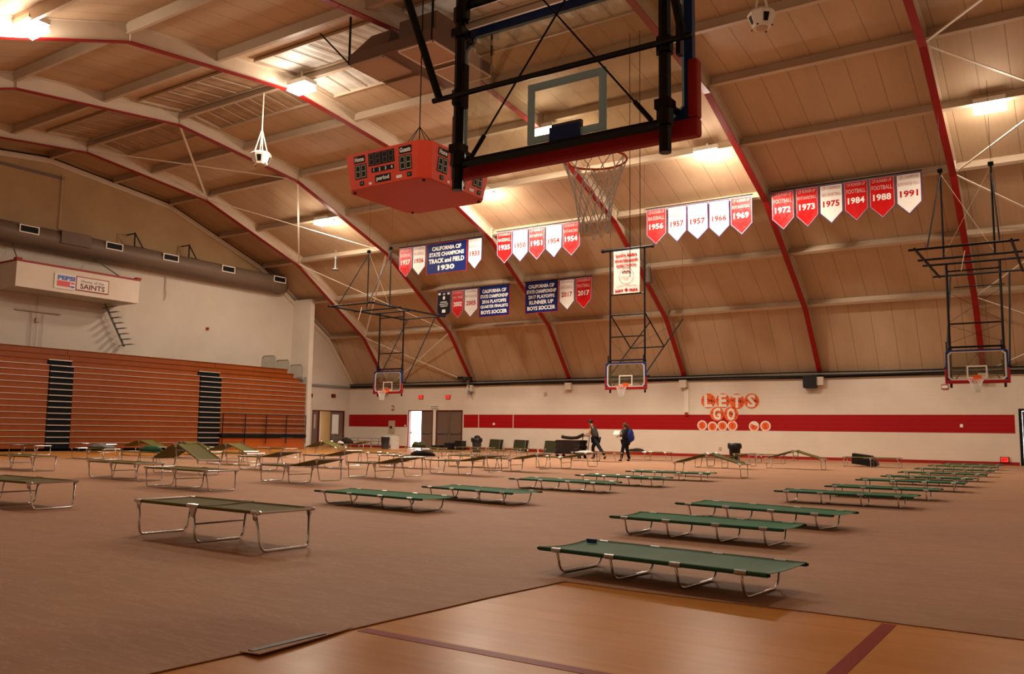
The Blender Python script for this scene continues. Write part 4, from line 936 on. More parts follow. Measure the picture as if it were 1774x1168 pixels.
t = plaque('wall_phone', -38.37, -37.83, 0.95, 1.78, M_TAN, 'tan wall phone panel across the red stripe, left of the open door', 'phone'); MB().box(-38.2, -38.05, YF-0.10, YF-0.04, 1.28, 1.42).build('handset', M_SBLACK, t)
plaque('light_switch', -36.98, -36.90, 1.40, 1.52, M_PAPER, 'small white switch plate on the red stripe beside the open door', 'switch')
plaque('light_switch', -29.95, -29.83, 1.55, 1.68, M_PAPER, 'small white switch plate on the red stripe right of the closed double door', 'switch')
plaque('light_switch', -4.62, -4.50, 1.62, 1.76, M_PAPER, 'small white switch plate at the far right end of the red stripe', 'switch')
plaque('alarm_box', -26.35, -26.15, 3.28, 3.48, M_TAN, 'small tan box high on the wall between the left and middle far backboards', 'alarm box')
plaque('alarm_box', -5.30, -5.02, 3.32, 3.54, M_BRICKRED, 'small brown alarm box on the wall left of the right far backboard', 'alarm box', ['I'], 0.05, M_PAPER)
plaque('wall_outlet', -15.75, -15.62, 0.36, 0.52, M_TAN, 'small outlet low on the white wall left of the black trash can', 'outlet')
t = plaque('conduit_box', -17.60, -17.36, 2.22, 3.55, M_WHITEP, 'white vertical conduit with a red box at its foot, left of the basketball cut-outs', 'pipes', None, 0.06)
MB().box(-17.56, -17.40, YF-0.11, YF-0.06, 2.14, 2.30).build('red_box', M_BRICKRED, t)
t = thing('wall_speaker', 'black loudspeaker mounted at the top of the wall beside the foot of a red rib', 'speaker', (-11.02, 42.9, 3.75))
mb = MB(); mb.prism([(-0.32, -0.26), (-0.24, -0.30), (0.24, -0.30), (0.32, -0.26), (0.32, 0.26), (0.24, 0.30), (-0.24, 0.30), (-0.32, 0.26)], (0, -0.28, 0), U, V, (0, 0.26, 0)); mb.build('cabinet', M_BLKPL, t)
mb = MB(); mb.box(-0.05, 0.05, -0.02, 0.09, -0.05, 0.05); mb.build('bracket', M_DARKP, t)
t = thing('ceiling_camera', 'dark camera cluster at the foot of the second far rib from the left', 'camera', (-31.7, 42.4, 4.35))
mb = MB(); mb.sphere((0, 0, 0), 0.2, (1.2, 0.8, 0.7)); mb.box(-0.55, -0.2, -0.08, 0.08, -0.02, 0.16); mb.box(0.12, 0.5, -0.08, 0.08, -0.05, 0.12); mb.build('body', M_BLKPL, t)
mb = MB(); mb.bar((0.1, 0.05, -0.1), (0.1, 0.4, -0.7), 0.04, 6); mb.box(0.02, 0.18, 0.25, 0.5, -0.95, -0.65); mb.build('bracket', M_GREYM, t)
for k, (z, r, m_) in enumerate(((3.98, 0.035, M_DARKP), (4.06, 0.05, M_DARKP), (4.15, 0.045, M_GREYM), (4.22, 0.03, M_DARKP))):
    mb = MB(); xs_ = [-41.8+i*3.4 for i in range(13)]
    mb.tube([(min(x, 4.1), 42.93-0.045*k-0.05, z+0.02*math.sin(x*1.3+k)) for x in xs_], r, 6)
    tag(mb.build('wall_pipe', m_, None, True), 'long dark pipe of the bundle along the top of the far wall', 'pipes', 'pipes along the top of the far wall')
def wire_hang(x, y, z1, label, top=None):
    mb = MB(); zt = top or roof_z(y)+0.3; mb.bar((x, y, z1), (x, y, zt), 0.012, 5); tag(mb.build('hanging_wire', M_DARKP), label, 'wire')
wire_hang(-11.6, 24.0, 6.0, 'long thin wire hanging right of the red backboard padding, left of the pair'); wire_hang(-11.25, 24.0, 6.5, 'long thin wire hanging right of the red backboard padding, right of the pair')
t = thing('pendant_horn', 'small grey bell-shaped horn hanging left of the 1927 banner', 'horn', (-35.0, 34.3, 10.15)); MB().lathe([(0.26, 0), (0.20, 0.03), (0.05, 0.12), (0.03, 0.6), (0.06, 0.62), (0.06, 0.74)], 14).build('horn', M_GREYM, t); mb = MB(); mb.bar((0, 0, 0.7), (0, 0, roof_z(34.3)-10.15+0.3), 0.02, 5); mb.build('hanger', M_GREYM, t)
t = thing('pendant_horn', 'dark bell-shaped horn hanging just right of the white poster banner', 'horn', (-17.1, 37.4, 8.35)); MB().lathe([(0.24, 0), (0.22, 0.04), (0.12, 0.5), (0.10, 0.75), (0.04, 0.78)], 14).build('horn', M_DUCT, t); mb = MB(); mb.bar((0, 0, 0.7), (0, 0, roof_z(37.4)-8.35+0.3), 0.015, 5); mb.build('hanger', M_GREYM, t)

# paper basketballs on the wall
def ball(x, z, r, ch, label):
    t = thing('paper_basketball', label, 'wall decoration', (x, YF-0.004, z), 0, 'large paper basketballs on the wall')
    mb = MB(); mb.prism([(r*math.cos(a*PI/16), r*math.sin(a*PI/16)) for a in range(32)], (0, -0.016, 0), U, V, (0, 0.015, 0)); mb.build('disc', M_ORB, t)
    mb = MB()
    def arc(cx, cz, R, a0, a1):
        pts = []
        for i in range(13):
            a = a0+(a1-a0)*i/12; px, pz = cx+R*math.cos(a), cz+R*math.sin(a)
            if px*px+pz*pz < r*r*0.97: pts.append((px, -0.018, pz))
        if len(pts) > 1: mb.tube(pts, 0.012, 4)
    arc(0.62*r, 0.9*r, 1.0*r, PI*0.9, PI*1.75); arc(-0.3*r, -1.5*r, 1.7*r, 0.2*PI, 0.85*PI); arc(1.5*r, 0, 1.05*r, 0.6*PI, 1.4*PI); arc(0, 1.7*r, 1.75*r, 1.2*PI, 1.75*PI)
    mb.build('ball_lines', M_ORBD, t)
    mb = MB(); mb.text(ch, (0, -0.034, 0), U, V, r*1.72, r*1.15 if ch != 'T' else r*1.3, 0.04); mb.build('letter', M_PEACH, t)
rows_ = [('L', -16.29, 2.90, 0.385), ('E', -15.51, 2.90, 0.375), ('T', -14.76, 2.86, 0.39), ('S', -14.0, 2.87, 0.38), ('G', -15.83, 2.22, 0.37), ('O', -15.08, 2.20, 0.38)]
for ch, x, z, r in rows_: ball(x, z, r, ch, 'orange paper basketball on the wall with the pale letter %s' % ch)
for ch, x, z, w_ in (('S', -16.64, 1.62, 'leftmost of the six'), ('E', -16.08, 1.56, 'second of the six from the left'), ('N', -15.55, 1.60, 'third of the six from the left'), ('I', -15.02, 1.61, 'fourth of the six from the left'), ('R', -13.90, 1.59, 'fifth of the six, with a folded top'), ('S', -13.32, 1.61, 'rightmost of the six')):
    t = thing('paper_disc', 'small orange paper disc on the red stripe, '+w_, 'wall decoration', (x, YF-0.004, z), 0, 'small paper discs on the red stripe'); r = 0.265
    mb = MB(); mb.prism([(r*math.cos(a*PI/14), r*math.sin(a*PI/14)) for a in range(28)], (0, -0.012, 0), U, V, (0, 0.011, 0)); mb.build('rim', M_PEACH, t)
    mb = MB(); mb.prism([(0.195*math.cos(a*PI/14), 0.195*math.sin(a*PI/14)) for a in range(28)], (0, -0.018, 0), U, V, (0, 0.005, 0)); mb.build('disc', M_ORB, t)
    mb = MB(); mb.text(ch, (0, -0.022, 0), U, V, 0.24, 0.15 if ch != 'I' else None, 0.02); mb.build('letter', M_ORBM, t)
    if 'folded' in w_: mb = MB(); mb.prism([(-0.2, 0.14), (0.22, -0.0), (0.25, 0.1), (0.12, 0.23), (-0.08, 0.25)], (0, -0.026, 0), U, V, (0, 0.003, 0)); mb.build('folded_flap', M_PEACH, t)

# ------------------------------------------------------------------ green camp cots
def rounded_u(x, y0, y1, zt, r, splay, zb=0.011, rad=0.07):
    pts = [(x, y0, zt)]; 
    a0 = y0+splay; a1 = y1-splay
    pts += [(x, a0, zb+rad)]
    for k in range(1, 5): a = PI/2*k/4; pts.append((x, a0+rad*(1-math.cos(a)), zb+rad*(1-math.sin(a))))
    q = [(p[0], y0+y1-p[1], p[2]) for p in pts[::-1]]
    return pts+q
def green_cot(label, tone):
    t = thing('camp_cot', label, 'camp cot', (0, 0, 0), 0, 'low green camp cots in two rows'); Lh, Wd, z = 1.0, 0.34, 0.185
    def fn(u, v):
        x = -Lh+2*Lh*u; y = -Wd+2*Wd*v; s = 0.02*math.sin(PI*v)*(1-0.25*math.cos(8*PI*u)); return (x*(1-0.012*math.sin(PI*v)), y, z+0.012-s)
    mb = MB().grid(fn, 24, 10, (0, 0, -0.004)); mb.build('canvas', tone, t, True)
    for s in (-1, 1):
        mb = MB(); mb.bar((-Lh-0.0, s*Wd, z), (Lh+0.0, s*Wd, z), 0.016, 8); sl = mb.build('pole_sleeve', M_GREEND, t)
        mb = MB(); mb.bar((-Lh-0.015, s*Wd, z), (-Lh+0.0, s*Wd, z), 0.011, 8); mb.bar((Lh, s*Wd, z), (Lh+0.015, s*Wd, z), 0.011, 8); mb.build('pole_tip', M_SBLACK, sl)
    for x in (-0.82, -0.30, 0.28, 0.80):
        mb = MB(); mb.tube(rounded_u(x, -Wd, Wd, z, 0, 0.035, 0.011, 0.085), 0.0105, 8); lg = mb.build('leg', M_CHROME, t, True)
        for s in (-1, 1):
            mb = MB(); mb.tube([(x-0.045, s*Wd, z), (x+0.045, s*Wd, z)], 0.0195, 8); mb.build('leg_clamp', M_STEEL, lg)
    return t
GREEN = [  # centre x, centre y of the near rail, yaw, length scale, label
 (-2.72, 5.83, -0.10, 0.945, 'nearest green camp cot, canvas coloured as lit, standing at the edge of the bare wood floor', M_GREENLIT),
 (-3.46, 8.60, -0.05, 0.96, 'green camp cot directly behind the nearest one, second in the right row', M_GREEN),
 (-3.55, 10.72, -0.20, 1.08, 'green camp cot turned slightly, third from the front in the right row', M_GREEN),
 (-3.32, 14.57, 0.0, 1.06, 'green camp cot, fourth from the front in the right row, with open floor before it', M_GREEN),
 (-3.14, 16.75, 0.02, 0.95, 'green camp cot, fifth from the front in the right row', M_GREEN),
 (-3.15, 19.9, 0.05, 1.05, 'green camp cot, sixth from the front in the right row', M_GREEN),
 (-3.15, 22.2, 0.0, 0.97, 'green camp cot, seventh from the front in the right row', M_GREEN),
 (-3.2, 25.2, 0.04, 1.04, 'green camp cot, eighth from the front in the right row', M_GREEN),
 (-3.3, 28.6, 0.05, 1.05, 'green camp cot, ninth from the front in the right row', M_GREEN),
 (-3.47, 32.2, 0.0, 1.0, 'green camp cot, second from the back in the right row', M_GREEN),
 (-3.45, 35.2, 0.0, 0.98, 'farthest green camp cot of the right row, near the far wall', M_GREEN),
 (-8.56, 9.14, -0.10, 1.13, 'green camp cot at the front of the middle row, right of the large olive cot', M_GREEN),
 (-8.18, 11.0, -0.15, 1.0, 'green camp cot, second from the front in the middle row', M_GREEN),
 (-8.50, 14.28, -0.06, 1.08, 'green camp cot, third from the front in the middle row', M_GREEN),
 (-8.40, 16.7, 0.0, 1.0, 'green camp cot, second from the back in the middle row', M_GREEN),
 (-8.50, 19.6, 0.12, 1.04, 'green camp cot at the back of the middle row, before the tented olive cot', M_GREEN)]
proto_g = green_cot('x', M_GREEN); index_children(proto_g); first = True
for x, y, yaw, sc, lab, tone in GREEN:
    if tone is M_GREENLIT: t = green_cot(lab, tone)
    elif first: t = proto_g; first = False
    else: t = copy_tree(proto_g)
    t['label'] = lab; t.rotation_euler = (0, 0, yaw); t.scale = (sc, 1, 1)
    t.location = (x-math.sin(yaw)*0.34, y+math.cos(yaw)*0.34, 0.006)
tg = tag(MB().box(-3.53, -3.45, 6.47, 6.50, 0.19, 0.225).build('blue_tag', M_BLUE), 'small blue tag on the far rail of the nearest green cot', 'tag')

# ------------------------------------------------------------------ olive folding cots
def olive_cot(a0, a1, tent, tone=M_OLIVE):
    """two halves hinged in the middle; a0,a1 = slopes of the left and right half"""
    t = thing('folding_cot', '', 'folding cot'); Hh, Wd, Z = 0.98, 0.31, 0.352
    if tent:
        c = Hh*math.cos(a0); zc = Z+Hh*math.sin(a0); L0 = Vector((-c, 0, Z)); R0 = Vector((c, 0, Z)); C = Vector((0, 0, zc))
    else:
        C = Vector((0, 0, Z)); L0 = C+Vector((-Hh*math.cos(a0), 0, Hh*math.sin(a0))); R0 = C+Vector((Hh*math.cos(a1), 0, Hh*math.sin(a1)))
    def P(u):   # u in -1..1 along the cot
        return C.lerp(L0, -u) if u < 0 else C.lerp(R0, u)
    for nm, e in (('l', -1), ('r', 1)):
        def fn(u, v):
            p = P(e*(0.02+0.97*u)); return (p.x, -Wd+0.02+2*(Wd-0.02)*v, p.z+0.008-0.014*math.sin(PI*v))
        MB().grid(fn, 10, 8, (0, 0, -0.006)).build('canvas_panel', tone, t, True)
        for s in (-1, 1):
            mb = MB(); a = P(e*0.03); b = P(e*1.0); mb.bar((a.x, s*Wd, a.z), (b.x, s*Wd, b.z), 0.0155, 8); mb.build('side_rail', tone, t)
        mb = MB(); b = P(e*1.0); mb.bar((b.x, -Wd, b.z), (b.x, Wd, b.z), 0.014, 8)
        for s in (-1, 1):
            mb.sphere((b.x, s*Wd, b.z), 0.022, (1.6, 1, 0.9), 8, 6); q = P(e*0.90); mb.bar((q.x, s*Wd, q.z), (b.x, s*Wd, b.z), 0.019, 8)
            q = P(e*0.96)
        mb.build('end_bar', M_CHROME, t)
    # hinges and the three u-shaped legs
    for s in (-1, 1):
        mb = MB(); a = P(-0.09); b = P(0.09); mb.tube([(a.x, s*Wd, a.z+0.004), (C.x, s*Wd, C.z+0.006), (b.x, s*Wd, b.z+0.004)], 0.021, 8)
        mb.prism([(-0.05, -0.012), (0.05, -0.012), (0.016, -0.10), (-0.016, -0.10)], (C.x, s*Wd-0.012, C.z), U, V, (0, 0.024, 0)); mb.build('hinge', M_CHROME, t)
    def leg(u, dx, hang=False):
        p = P(u); zb = 0.011 if not hang else p.z-0.34
        if zb < 0.011: zb = 0.011
        if not hang and p.z > Z+0.1: zb = p.z-Z+0.02; zb = max(0.011, zb*0.55)
        pts = rounded_u(0, -Wd, Wd, 0, 0, 0.035, -(p.z-zb), 0.06)
        H_ = p.z-zb
        mb = MB(); mb.tube([(p.x+dx*(-q[2]/H_), q[1], p.z+q[2]) for q in pts], 0.0125, 8)
        for s in (-1, 1): mb.prism([(-0.03, 0), (0.03, 0), (0.012, -0.07), (-0.012, -0.07)], (p.x, s*Wd-0.010, p.z), U, V, (0, 0.02, 0))
        return mb.build('leg', M_CHROME, t, True), p
    lg, p = leg(-0.95, -0.03); leg(0.95, 0.06 if not tent else 0.02)
    lg, p = leg(0.0, 0.0, tent)
    zz = p.z-0.17; mb = MB(); mb.bar((p.x, -Wd+0.02, zz), (p.x, Wd-0.02, zz), 0.009, 6); mb.build('leg_stretcher', M_STEEL, lg)
    return t
PROTO = {}
for key, args in dict(flat=(0, 0, False), up=(0, 0.17, False), tent=(0.28, 0, True), tall=(0.40, 0, True)).items():
    PROTO[key] = [olive_cot(*args), False]; index_children(PROTO[key][0])
OLIVE = [
 (-7.12, 5.56, -0.04, 'flat', 'nearest olive folding cot, alone on the tan covering at lower left'),
 (-12.46, 6.27, 0.0, 'flat', 'olive folding cot cut off by the left edge of the photo'),
 (-13.68, 9.96, -0.05, 'flat', 'olive folding cot straight behind the nearest olive one, lying flat'),
 (-17.08, 10.82, -0.06, 'flat', 'flat olive folding cot left of and behind the one behind the nearest'),
 (-22.15, 11.25, 0.03, 'flat', 'flat olive folding cot at the far left edge, above the cut-off one'),
 (-13.52, 12.48, -0.10, 'up', 'olive folding cot with raised right half, nearest of the raised ones'),
 (-13.50, 15.03, -0.12, 'up', 'olive folding cot with raised right half, second in its row, before the open door'),
 (-13.38, 17.98, -0.04, 'up', 'olive folding cot with raised right half, third in its row'),
 (-13.58, 20.70, -0.04, 'up', 'olive folding cot with raised right half, fourth in its row'),
 (-13.62, 23.60, -0.05, 'up', 'olive folding cot with raised half and white sheet, before the blanket cart'),
 (-15.95, 22.1, 0.0, 'flat', 'flat olive folding cot behind the third raised one, below the leaning folded cots'),
 (-17.02, 20.0, -0.06, 'flat', 'flat olive folding cot with a black bag on it, before the open door'),
 (-20.2, 21.9, 0.0, 'flat', 'flat olive folding cot left of the bag cot, in front of the grey trash can'),
 (-18.45, 18.25, -0.10, 'up', 'olive folding cot with raised right half, standing before the side door'),
 (-18.40, 15.85, -0.08, 'up', 'olive folding cot with raised right half, right of the olive tented cots'),
 (-18.1, 13.05, 0.0, 'tall', 'steeply tented olive folding cot behind the flat one at left centre'),
 (-24.0, 19.1, 0.0, 'tent', 'tented olive folding cot before the foot of the right bleacher bank'),
 (-27.2, 19.7, 0.0, 'tent', 'tented olive folding cot before the middle bleachers, left of the dark aisle foot'),
 (-21.9, 17.5, 0.0, 'flat', 'flat olive folding cot just below the black bleacher railing'),
 (-27.0, 26.3, 0.0, 'tent', 'tented olive folding cot near the right end of the bleachers'),
 (-27.0, 23.6, -0.1, 'flat', 'flat olive folding cot in front of the right end of the bleachers'),
 (-34.0, 17.5, 0.0, 'flat', 'small distant olive folding cot close to the leftmost bleachers'),
 (-28.3, 16.8, 0.0, 'flat', 'olive folding cot covered with a grey blanket near the bleachers'),
 (-36.3, 21.6, 0.0, 'flat', 'distant olive folding cot at the foot of the first dark aisle'),
 (-23.9, 15.9, 0.0, 'flat', 'olive folding cot with a dark green lump on it, before the middle bleachers'),
 (-30.8, 20.3, 0.1, 'tent', 'distant tented folding cot before the middle bleachers, left one'),
 (-30.3, 22.6, -0.1, 'flat', 'distant flat folding cot before the middle bleachers, right one'),
 (-15.7, 34.2, 0.0, 'flat', 'flat folding cot by the far wall right of the woman'),
 (-16.35, 30.75, 0.0, 'flat', 'flat folding cot standing in front of the two people'),
 (-8.40, 22.3, 0.0, 'tent', 'tented olive folding cot behind the middle row of green cots'),
 (-10.2, 28.4, 0.0, 'up', 'olive folding cot with raised right half, below the black trash can'),
 (-8.25, 29.9, 0.0, 'tent', 'tented olive folding cot right of the black trash can'),
 (-11.2, 35.2, 0.0, 'flat', 'flat folding cot close to the far wall beside the black trash can'),
 (-6.7, 34.5, 0.0, 'flat', 'rightmost olive cot by the far wall, with a black case behind it'),
 (-20.9, 30.1, 0.0, 'flat', 'flat folding cot before the left pair of leaning folded cots'),
 (-21.9, 34.0, 0.0, 'flat', 'flat folding cot before the third leaning folded cot'),
 (-25.2, 30.8, 0.0, 'flat', 'flat folding cot before the closed brown double door'),
 (-20.4, 26.2, 0.0, 'flat', 'flat folding cot between the bag cot and the grey trash can with a black liner'),
 (-25.0, 34.3, 0.0, 'flat', 'flat folding cot under the grey trash can with a black liner'),
 (-33.3, 34.6, -0.05, 'up', 'distant cot with raised right half carrying a heap, in front of the wheeled rack'),
]
for x, y, yaw, pose, lab in OLIVE:
    pr_ = PROTO[pose]
    if not pr_[1]: t = pr_[0]; pr_[1] = True
    else: t = copy_tree(pr_[0])
    t['label'] = lab; t['category'] = 'folding cot'; t['group'] = 'olive folding cots'; t.location = (x, y, 0.006 if (x > -30 and y > 5) else 0.0); t.rotation_euler = (0, 0, yaw)
def lump(name, label, cat, c, r, sc, m, seed=1):
    rnd = random.Random(seed); mb = MB(); mb.sphere((0, 0, 0), 1, (1, 1, 1), 16, 10); vs = []
    ph = [rnd.random()*6 for _ in range(6)]
    for x, y, z in mb.v:
        f_ = 1+0.16*math.sin(3*x+ph[0])*math.cos(4*y+ph[1])+0.10*math.sin(7*x+ph[2]+5*z); z2 = z*f_*sc[2]*r
        vs.append((x*f_*sc[0]*r, y*f_*sc[1]*r, max(z2, -0.30*sc[2]*r)))
    mb.v = vs; zmin = min(v[2] for v in vs); o = mb.build(name, m, None, True, (c[0], c[1], c[2]-zmin)); return tag(o, label, cat)
lump('duffel_bag', 'black duffel bag lying on the flat cot before the open door', 'bag', (-16.5, 20.05, 0.385), 0.25, (1.6, 0.8, 0.5), M_BLANKET, 3)
lump('blanket', 'grey blanket spread over a distant cot near the bleachers', 'blanket', (-28.0, 16.8, 0.38), 0.35, (1.7, 0.8, 0.32), M_BLANKG, 4)
lump('blanket', 'dark green bundle lying on a cot before the middle bleachers', 'blanket', (-23.8, 15.9, 0.38), 0.30, (1.6, 0.8, 0.45), M_GREEND, 5)
lump('bedding', 'black heap of bedding on a cot before the left side door', 'bedding', (-33.95, 34.65, 0.38), 0.30, (1.2, 0.9, 0.8), M_BLANKET, 6)
lump('pillow', 'white pillow beside the dark bedding before the side door', 'pillow', (-34.05, 34.25, 0.38), 0.16, (1.3, 0.8, 0.6), M_PAPER, 7)
lump('folded_sheet', 'white folded sheet on the raised cot beside the walking man', 'sheet', (-12.95, 23.6, 0.50), 0.17, (1.8, 1.0, 0.35), M_PAPER, 8)
lump('blanket', 'grey olive rumpled blanket on a cot in the bright doorway', 'blanket', (-25.6, 30.8, 0.38), 0.24, (1.4, 0.9, 0.8), M_OLIVED, 9)
lump('blanket', 'dark blankets on the left end of the cot right of the woman', 'blanket', (-16.2, 34.15, 0.38), 0.24, (1.5, 0.9, 0.4), M_BLANKET, 10)
# black case leaning on the far right cot
t = thing('black_case', 'black hard case tipped on the floor behind the rightmost olive cot by the far wall', 'case', (-7.05, 35.35, 0.0)); t.scale = (0.85, 1, 1); mb = MB(); mb.prism([(-0.62, 0.10), (0.30, 0.0), (0.48, 0.06), (0.44, 0.18), (0.22, 0.42), (-0.58, 0.50)], (0, -0.22, 0.0), U, V, (0, 0.44, 0)); mb.build('shell', M_BLKPL, t)
MB().box(-0.1, 0.1, -0.24, -0.22, 0.30, 0.34).build('handle', M_GREYM, t)

# folded cots leaning by the wall
def folded(x, y, yaw, label):
    t = thing('folded_cot', label, 'folding cot', (x, y, 0.0), yaw, 'folded cots leaning together by the far wall'); t.scale = (1.2, 1, 1.06)
    for k in range(3):
        mb = MB(); o = 0.07*k; mb.prism([(-0.36, 0.02), (0.30, 0.02), (0.36, 0.64), (-0.30, 0.66)], (0.04*k, o, 0), U, Vector((0, 0.12, 1)), (0, 0.05, 0)); mb.build('canvas_panel', M_OLIVED, t)
    mb = MB()
    for s in (-0.33, 0.33): mb.bar((s, -0.02, 0.02), (s+0.05, 0.06, 0.66), 0.014, 6); mb.tube([(s, 0.2, 0.62), (s+0.1, 0.26, 0.66), (s+0.14, 0.26, 0.40), (s+0.06, 0.2, 0.1)], 0.012, 6)
    mb.bar((-0.33, -0.02, 0.02), (0.33, -0.02, 0.02), 0.012, 6); mb.build('leg', M_STEEL, t)
folded(-29.4, 42.3, -0.1, 'dark olive folded cot standing on edge, leftmost of the three by the far wall')
folded(-27.3, 41.8, 0.0, 'dark olive folded cot standing on edge, middle of the three by the far wall')
folded(-24.2, 40.2, 0.1, 'dark olive folded cot standing on edge, rightmost of the three, left of the cart')

# ------------------------------------------------------------------ trash cans, rack, boxes
def trash(x, y, m, label, h=0.70, r=0.27, bag=True):
    t = thing('trash_can', label, 'trash can', (x, y, 0)); MB().lathe([(r*0.78, 0.0), (r*0.8, 0.02), (r, h), (r*1.06, h), (r*1.06, h+0.03), (r*0.96, h+0.03), (r*0.76, 0.05)], 20).build('bin', m, t, True)
    if bag:
        mb = MB(); n = 20; prof = [(1.09, h-0.16), (1.14, h-0.05), (1.10, h+0.05), (0.95, h+0.07), (0.6, h+0.02), (0.02, h-0.02)]
        vs = []; fs = []
        for i, (q, z) in enumerate(prof):
            for k in range(n): a = 2*PI*k/n; w_ = 1+0.07*math.sin(5*a+i)+0.04*math.sin(9*a); vs.append((r*q*w_*math.cos(a), r*q*w_*math.sin(a), z+0.02*math.sin(3*a+i)))
        for i in range(len(prof)-1):
            for k in range(n): fs.append((i*n+k, i*n+(k+1) % n, (i+1)*n+(k+1) % n, (i+1)*n+k))
        MB().add(vs, fs).build('bag_liner', M_BLKPL, t, True)
    return t
t = trash(-27.82, 38.4, M_GREYPL, 'dark grey trash can with a black bag liner, left of the leaning folded cots', 0.72, 0.27)
mb = MB(); mb.sphere((0.02, 0, 0.82), 0.17, (1.1, 0.9, 0.7), 10, 7); mb.build('bag_liner', M_BLKPL, t, True)
trash(-13.50, 38.9, M_BLKPL, 'black trash can with a black liner against the wall below the small orange discs', 0.68, 0.27)
trash(-35.85, 39.9, M_GREYPL, 'grey trash can beside white boxes, below the tan wall phone', 0.70, 0.27, False)
tag(MB().box(-36.75, -36.0, 40.8, 41.2, 0.64, 0.80).build('white_box', M_PAPER), 'flat white box on the grey rack, left of the grey trash can', 'box')
for k in range(3): tag(MB().box(-35.50, -35.12, 40.0, 40.35, 0.26*k, 0.26*k+0.25).build('white_box', M_PAPER), 'white carton right of the grey trash can, %s of its stack' % ('bottom', 'middle', 'top')[k], 'box', 'stacked white cartons')
t = thing('wheeled_rack', 'low grey metal rack against the wall behind the distant cots', 'rack', (-38.9, 41.0, 0))
mb = MB()
for z in (0.22, 0.42, 0.60): mb.box(-2.2, 2.95, -0.35, 0.35, z, z+0.03) if z != 0.42 else mb.box(-2.2, 2.0, -0.35, 0.35, z, z+0.03)
mb.build('shelf', M_GREYM, t)
for x in (-2.2, -0.6, 1.2, 2.9):
    for y in (-0.33, 0.33): MB().bar((x, y, 0), (x, y, 0.62 if x > -1 else 0.85), 0.02, 6).build('post', M_GREYM, t)
mb = MB(); mb.tube([(-2.2, -0.33, 0.62), (-2.2, -0.33, 0.85), (-1.2, -0.33, 0.85), (-1.2, -0.33, 0.62)], 0.02, 6); mb.build('push_handle', M_GREYM, t)
tag(MB().box(-33.15, -32.55, 42.3, 42.75, 0.0, 0.42).build('black_box', M_BLKPL), 'black equipment box on the floor at the closed double door', 'box')
tag(MB().box(-32.25, -31.75, 42.2, 42.7, 0.0, 0.56).build('black_box', M_BLKPL), 'taller black equipment box right of the closed double door', 'box')
tag(MB().box(-34.1, -33.4, 42.2, 42.6, 0.0, 0.25).build('black_box', M_BLKPL), 'low black equipment box left of the others at the closed double door', 'box')

# ------------------------------------------------------------------ cart with blankets
t = thing('blanket_cart', 'dark wheeled cart heaped with brown blankets, pushed by the man', 'cart', (-19.15, 33.7, 0))
mb = MB(); mb.box(-0.70, 0.62, -0.35, 0.35, 0.20, 0.26); mb.bar((0.62, -0.3, 0.2), (0.72, -0.3, 1.02), 0.018, 6); mb.bar((0.62, 0.3, 0.2), (0.72, 0.3, 1.02), 0.018, 6); mb.bar((0.72, -0.3, 1.0), (0.72, 0.3, 1.0), 0.018, 6)
mb.build('frame', M_DARKP, t)
for x in (-0.6, 0.52):
    for y in (-0.28, 0.28): MB().bar((x, y-0.02, 0.09), (x, y+0.02, 0.09), 0.09, 12).build('wheel', M_SBLACK, t)
for k in range(7):
    z = 0.262+0.078*k
    def fn(u, v, k=k): return (-0.66+1.24*u+0.03*math.sin(k*2+3*v), -0.33+0.66*v, z+0.074+0.008*math.sin(9*u))
    mb = MB(); mb.grid(fn, 14, 6, (0, 0, -0.072))
    tag(mb.build('blanket', M_BLANKET), 'folded brown blanket on the cart, layer %s from the bottom' % ('one', 'two', 'three', 'four', 'five', 'six', 'seven')[k], 'blanket', 'brown blankets on the cart').location = (-19.15, 33.7, 0)
tag(MB().tube([(-19.62, 33.6, 0.96), (-19.50, 33.6, 0.93), (-19.15, 33.62, 0.90), (-18.85, 33.6, 0.92), (-18.52, 33.6, 1.06)], 0.075, 10).build('blanket', M_BLANKET, None, True), 'rolled dark blanket lying along the top of the cart heap', 'blanket')

# ------------------------------------------------------------------ people
def skin(name, verts, edges, radii, m, parent, sub=1, root=0):
    me = bpy.data.meshes.new(name); me.from_pydata(verts, edges, []); me.materials.append(m)
    o = bpy.data.objects.new(name, me); col.objects.link(o)
    md = o.modifiers.new('skin', 'SKIN'); md.use_smooth_shade = True; md.branch_smoothing = 0.3
    for i, r in enumerate(radii):
        rr = r if isinstance(r, tuple) else (r, r); me.skin_vertices[0].data[i].radius = rr; me.skin_vertices[0].data[i].use_root = (i == root)
    sb = o.modifiers.new('sub', 'SUBSURF'); sb.levels = sub; sb.render_levels = sub
    if parent: o.parent = parent
    return o
def chain(lst):   # list of chains of (point, radius); shared points by equality
    vs, es, rs = [], [], []
    for ch in lst:
        prev = None
        for p, r in ch:
            if p in vs: i = vs.index(p)
            else: vs.append(p); rs.append(r); i = len(vs)-1
            if prev is not None and prev != i: es.append((prev, i))
            prev = i
    return vs, es, rs
